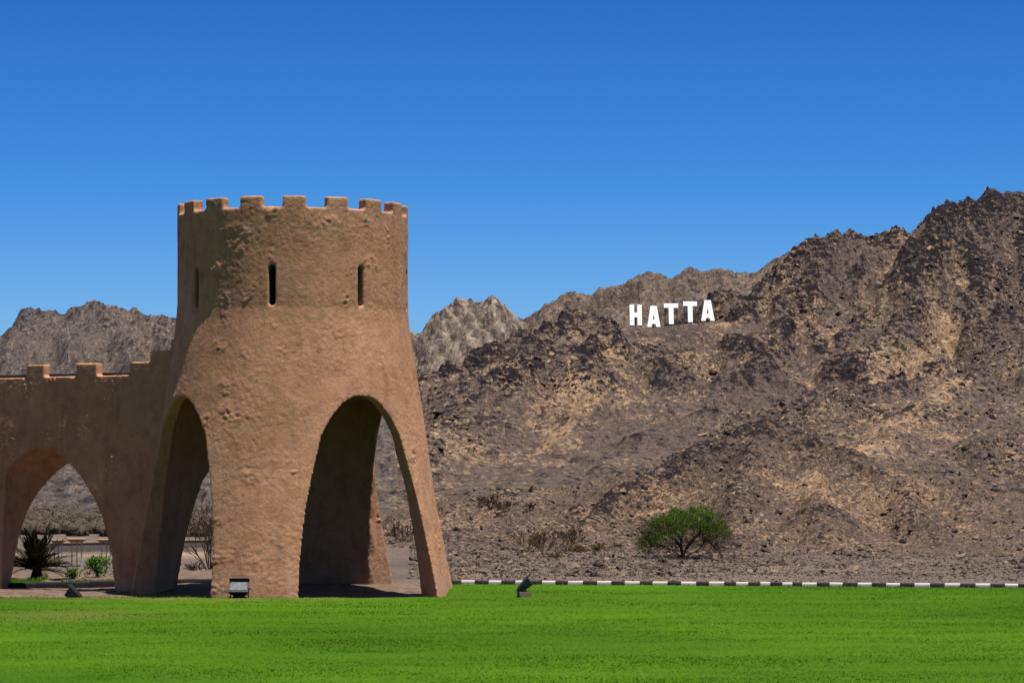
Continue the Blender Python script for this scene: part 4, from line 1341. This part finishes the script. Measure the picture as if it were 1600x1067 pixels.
dry_bush("dry_bush", 884, 860, 76, 50, "leafless brown bush with a fan of bare stems on the left flank of the hill", stems=12)
dry_bush("dry_bush", 850, 868, 48, 44, "thin brown bush close left of the fan-shaped bare bush", stems=9)
dry_bush("dry_bush", 822, 862, 64, 38, "wispy low brown bush at the far left foot of the hill", stems=10, mat=M_straw)
dry_bush("dry_bush", 764, 796, 50, 26, "grey bare bush, largest on the terrace crest right of the tower", stems=12)
dry_bush("dry_bush", 790, 797, 36, 16, "low grey bush beside the largest bush on the terrace crest", stems=10)
dry_bush("dry_bush", 828, 796, 20, 12, "small grey bush at the right end of the terrace crest", stems=9)
for (px_, py_, w_, h_, lab) in ((905, 862, 40, 14, "wide tuft of dry tan grass right of the fan-shaped bare bush"), (935, 862, 34, 18, "dry tan grass clump with a dark heart, rightmost of the tufts on the hill foot"), (868, 872, 36, 12, "low dry grass tuft below the fan-shaped bare bush"), (967, 856, 30, 9, "thin strip of dry grass left of the green tree")):
    dry_bush("dry_grass_tuft", px_, py_, w_, h_, lab, "dry grass tufts at the foot of the hill", 26, 2, M_straw)
dry_bush("dry_tree", 329, 898, 84, 125, "bare brown tree seen through the tower's left arch", stems=9, lvl=4, D=88.0, dens=(3, 4))
dry_bush("dry_bush", 309, 903, 44, 26, "low bare bush beneath the bare tree seen through the tower's left arch", stems=12, D=84.0)
dry_bush("dry_bush", 628, 846, 60, 30, "dark low bush on the slope seen through the tower's right arch", stems=14)

def green_bush(px, D, wpx, hpx, label, nl):
    x = (px - 800) / F * D
    base = Vector((x, D, ground_z(x, D)))
    s = D / F; w, h = wpx * s, hpx * s
    r = empty("green_bush", base)
    g = MB(); tips = []
    for k in range(14):
        a = random.random() * math.tau; sp = random.uniform(0.1, 1) * w / 2 / h
        grow(g, Vector((random.gauss(0, w * 0.1), random.gauss(0, w * 0.1), -0.03)), Vector((math.cos(a) * sp, math.sin(a) * sp, 1)).normalized(), h * 0.55, 0.012, 2, tips, 0.05, (0.3, 0.8), (2, 3), 0.6, 0.25, 0.004)
    g.build("branches", M_bark, r)
    cs = [t[0] for t in tips] + [Vector((random.gauss(0, w * 0.24), random.gauss(0, w * 0.24), h * random.uniform(0.08, 0.8))) for _ in range(60)]
    lf = MB(); leaves(lf, cs, nl, 0.05, 0.032)
    lf.build("leaves", M_bush, r)
    tag(r, label, "bush")
green_bush(155, 79.5, 46, 34, "leafy green bush at the right inside the wall's arch", 1500)
green_bush(114, 79.0, 22, 18, "small green bush between the palm and the larger green bush", 420)

def palm():
    D = 78.5; x = (57 - 800) / F * D
    base = Vector((x, D, ground_z(x, D)))
    r = empty("date_palm", base)
    st = MB()
    st.tube([(0, 0, -0.1), (0, 0, 0.08), (0.01, 0, 0.24), (0.0, 0, 0.34)], [0.15, 0.17, 0.14, 0.06], 10)
    st.build("stump", M_bark, r, True)
    for k in range(46):
        a = k * 2.39996 + random.uniform(-0.2, 0.2)
        el = R_(random.uniform(25, 80)) if k > 12 else R_(random.uniform(8, 40))
        L = random.uniform(1.0, 1.5) * (0.8 if el < R_(30) else 1.0)
        d = Vector((math.cos(a) * math.cos(el), math.sin(a) * math.cos(el), math.sin(el)))
        p = Vector((0, 0, 0.24)); pts = [p.copy()]
        n = 14
        for i in range(n):
            d = (d + Vector((0, 0, -0.025 - 0.03 * math.cos(el)))).normalized()
            p = p + d * L / n; pts.append(p.copy())
        m = MB()
        m.tube(pts, [0.016 * (1 - 0.8 * i / n) + 0.002 for i in range(n + 1)], 4, False)
        for i in range(2, n + 1):
            dd = (pts[i] - pts[i - 1]).normalized()
            side = dd.cross(Vector((0, 0, 1))).normalized(); up = side.cross(dd)
            ll = 0.27 * math.sin(math.pi * (0.18 + 0.78 * i / n)) + 0.04
            for q in (0.0, 0.5):
                b = pts[i].lerp(pts[i - 1], q)
                for sgn in (-1, 1):
                    e = b + (side * sgn * 0.75 + dd * 0.75 + up * random.uniform(0.1, 0.5)).normalized() * ll * random.uniform(0.8, 1.1)
                    w = up.cross((e - b).normalized()).normalized() * 0.019
                    m.quad(b - w, b.lerp(e, 0.4) - w * 1.3, e, b.lerp(e, 0.4) + w * 1.3)
        m.build("frond", M_palm, r)
    tag(r, "young dark palm with spiky fronds seen through the wall's arch", "palm")
palm()

# thin strip of grass behind the shade-black kerb
n = 9000
gx = rng.uniform(-15.2, -11.6, n); gy = rng.uniform(75.6, 77.4, n)
k = fbm2(gx, gy, 1.4, 3) > -0.1
gx, gy = gx[k], gy[k]; n = len(gx)
gz = ground_h(gx, gy); hh = rng.uniform(0.05, 0.11, n); a = rng.uniform(0, math.tau, n)
V = np.stack([np.stack([gx - 0.012 * np.cos(a), gy - 0.012 * np.sin(a), gz - 0.01], -1), np.stack([gx + 0.012 * np.cos(a), gy + 0.012 * np.sin(a), gz - 0.01], -1), np.stack([gx + rng.normal(0, 0.03, n), gy + rng.normal(0, 0.03, n), gz + hh], -1)], 1)
o = link("grass_strip", np_mesh("grass_strip", V.reshape(-1, 3), np.arange(n * 3).reshape(-1, 3), False, {"tint": np.repeat(rng.random(n) * 0.9, 3)}), M_blade)
tag(o, "narrow strip of green grass at the foot of the palm behind the wall's arch", "grass", kind="stuff")

# bent dead stick on the dirt
D = 76.2
mb = MB()
P = [wpt(q[0], q[1], D) for q in ((119, 908.5), (124, 904), (128, 901.5), (132, 904.5), (138, 911))]
mb.tube([(x, y + 0.05 * i, z) for i, (x, y, z) in enumerate(P)], [0.016, 0.02, 0.024, 0.02, 0.012], 6)
tag(mb.build("dead_branch", M_straw, None, True), "bent dead branch on the dirt between the two green bushes", "branch")

# ------------------------------------------------------------------ flats seen through the wall's arch
M_tan = simple_mat("tan_canvas", (0.50, 0.36, 0.22), 0.8, 0.15, 3)
M_wpost = simple_mat("white_post", (0.62, 0.58, 0.55), 0.6, 0.1, 3)
M_lwall = simple_mat("grey_block", (0.22, 0.18, 0.155), 0.9, 0.2, 2)
def shelter(px, D, topy, wpx, label, legs=((-0.5, -0.2), (-0.05, 0.4), (0.55, -0.25))):
    x = (px - 800) / F * D
    gz = ground_z(x, D)
    r = empty("shade_canopy", (x, D, gz))
    top = CAMZ + (HOR - topy) / F * D - gz
    w = wpx * D / F
    m = MB()
    a, b = w / 2, w / 2 * 0.55
    m.loft([[(-b, -b, top - 0.28), (b, -b, top - 0.28), (b, b, top - 0.28), (-b, b, top - 0.28)], [(-a, -a, top - 0.06), (a, -a, top - 0.06), (a, a, top - 0.06), (-a, a, top - 0.06)], [(-a, -a, top), (a, -a, top), (a, a, top), (-a, a, top)]])
    m.build("canopy", M_tan, r)
    for lx, ly in legs:
        q = MB(); q.tube([(lx * w * 0.5, ly * w * 0.5, -0.1), (lx * w * 0.5, ly * w * 0.5, top - 0.2)], [0.045, 0.045], 6)
        q.build("post", M_wpost, r)
    tag(r, label, "canopy", "tan shade canopies on white posts")
shelter(120, 196, 841, 29, "tan shade canopy on three white posts right of the palm")
shelter(166, 200, 842, 26, "tan shade canopy nearest the right edge of the wall's arch")
shelter(91, 203, 843, 22, "tan shade canopy just behind the palm's right fronds")
shelter(53, 203, 841, 24, "tan shade canopy behind the palm's left fronds")

def strip_wall(name, px0, px1, D0, D1, h, th, mat, label, cat, posts=0):
    r = empty(name, (0, 0, 0))
    x0, x1 = (px0 - 800) / F * D0, (px1 - 800) / F * D1
    A = Vector((x0, D0, ground_z(x0, D0))); B = Vector((x1, D1, ground_z(x1, D1)))
    r.location = A
    d = (B - A); L = d.length; ang = math.atan2(d.y, d.x)
    m = MB()
    rot = Matrix.Rotation(ang, 3, 'Z')
    if posts:
        for z in (h * 0.45, h * 0.92):
            m.tube([Vector((0, 0, z)), d + Vector((0, 0, z))], [th, th], 5)
        m.build("rail", mat, r)
        for k in range(posts):
            q = MB(); q.tube([d * (k / (posts - 1)) + Vector((0, 0, -0.1)), d * (k / (posts - 1)) + Vector((0, 0, h))], [th * 1.2] * 2, 5)
            q.build("post", mat, r)
    else:
        m.box(d / 2 + Vector((0, 0, h / 2 - 0.3)), (L, th, h + 0.6), rot)
        m.build("wall_body", mat, r)
        m = MB(); m.box(d / 2 + Vector((0, 0, h + 0.05)), (L, th + 0.1, 0.1), rot)
        m.build("coping", M_tan, r)
    tag(r, label, cat)
strip_wall("low_wall", 60, 360, 222, 232, 0.62, 0.25, M_lwall, "long low grey wall across the sandy flat behind the palm", "wall")
for px_, lab in ((147, "left one of the two small white boxes beyond the low grey wall"), (154.5, "right one of the two small white boxes beyond the low grey wall")):
    D = 266; x = (px_ - 800) / F * D
    m = MB(); z = ground_z(x, D)
    m.box((0, 0, 0.2), (0.3, 0.3, 0.7)); m.box((0, 0, 0.57), (0.36, 0.36, 0.05))
    o = m.build("white_box", M_wpost, None, False, 0.01); o.location = (x, D, z)
    tag(o, lab, "utility box", "white boxes beyond the low wall")
# far scrub
bm = bmesh.new(); bmesh.ops.create_icosphere(bm, subdivisions=3, radius=1.0)
bv = np.array([q.co[:] for q in bm.verts]); bf = np.array([[q.index for q in p.verts] for p in bm.faces]); bm.free()
Vs, Fs = [], []
for k in range(460):
    D = 262 * (345 / 262) ** (random.random() ** 1.3); px_ = random.uniform(-60, 430)
    x = (px_ - 800) / F * D
    z = float(ground_h(np.array([x]), np.array([D]))[0])
    R = random.uniform(0.4, 0.95)
    q = bv * 2.2 + k * 3.7
    n_ = 1 + 0.30 * pn3(q[:, 0], q[:, 1], q[:, 2]) + 0.30 * pn3(q[:, 0] * 3, q[:, 1] * 3, q[:, 2] * 3) + 0.2 * pn3(q[:, 0] * 7, q[:, 1] * 7, q[:, 2] * 7)
    Vs.append(bv * n_[:, None] * np.array([R * 1.25, R * 1.1, R]) + np.array([x, D, z + R * 0.45])); Fs.append(bf + k * len(bv))
cen = np.concatenate([v[rng.integers(0, len(v), 260)] for v in Vs])
V = np.concatenate(Vs); Fs = np.concatenate(Fs)
n = len(cen)
A_ = rng.normal(size=(n, 3)); A_ /= np.linalg.norm(A_, axis=1)[:, None]
B_ = np.cross(A_, rng.normal(size=(n, 3))); B_ /= np.linalg.norm(B_, axis=1)[:, None]
cen = cen + rng.normal(0, 0.07, (n, 3)); S_ = rng.uniform(0.03, 0.10, n)[:, None]
Fs = np.concatenate([Fs, np.arange(n * 3).reshape(-1, 3) + len(V)])
V = np.concatenate([V, np.stack([cen - A_ * S_, cen + A_ * S_, cen + B_ * S_ * 1.6 + np.array([0, 0, 0.06])], 1).reshape(-1, 3)])
M_scrub = leaf_mat("grey_scrub", (0.075, 0.060, 0.048), (0.105, 0.083, 0.066), (0.14, 0.11, 0.085))
o = link("scrub", np_mesh("scrub", V, Fs, True), M_scrub)
tag(o, "belt of grey-brown desert scrub across the foot of the far mountain", "scrub", kind="stuff")
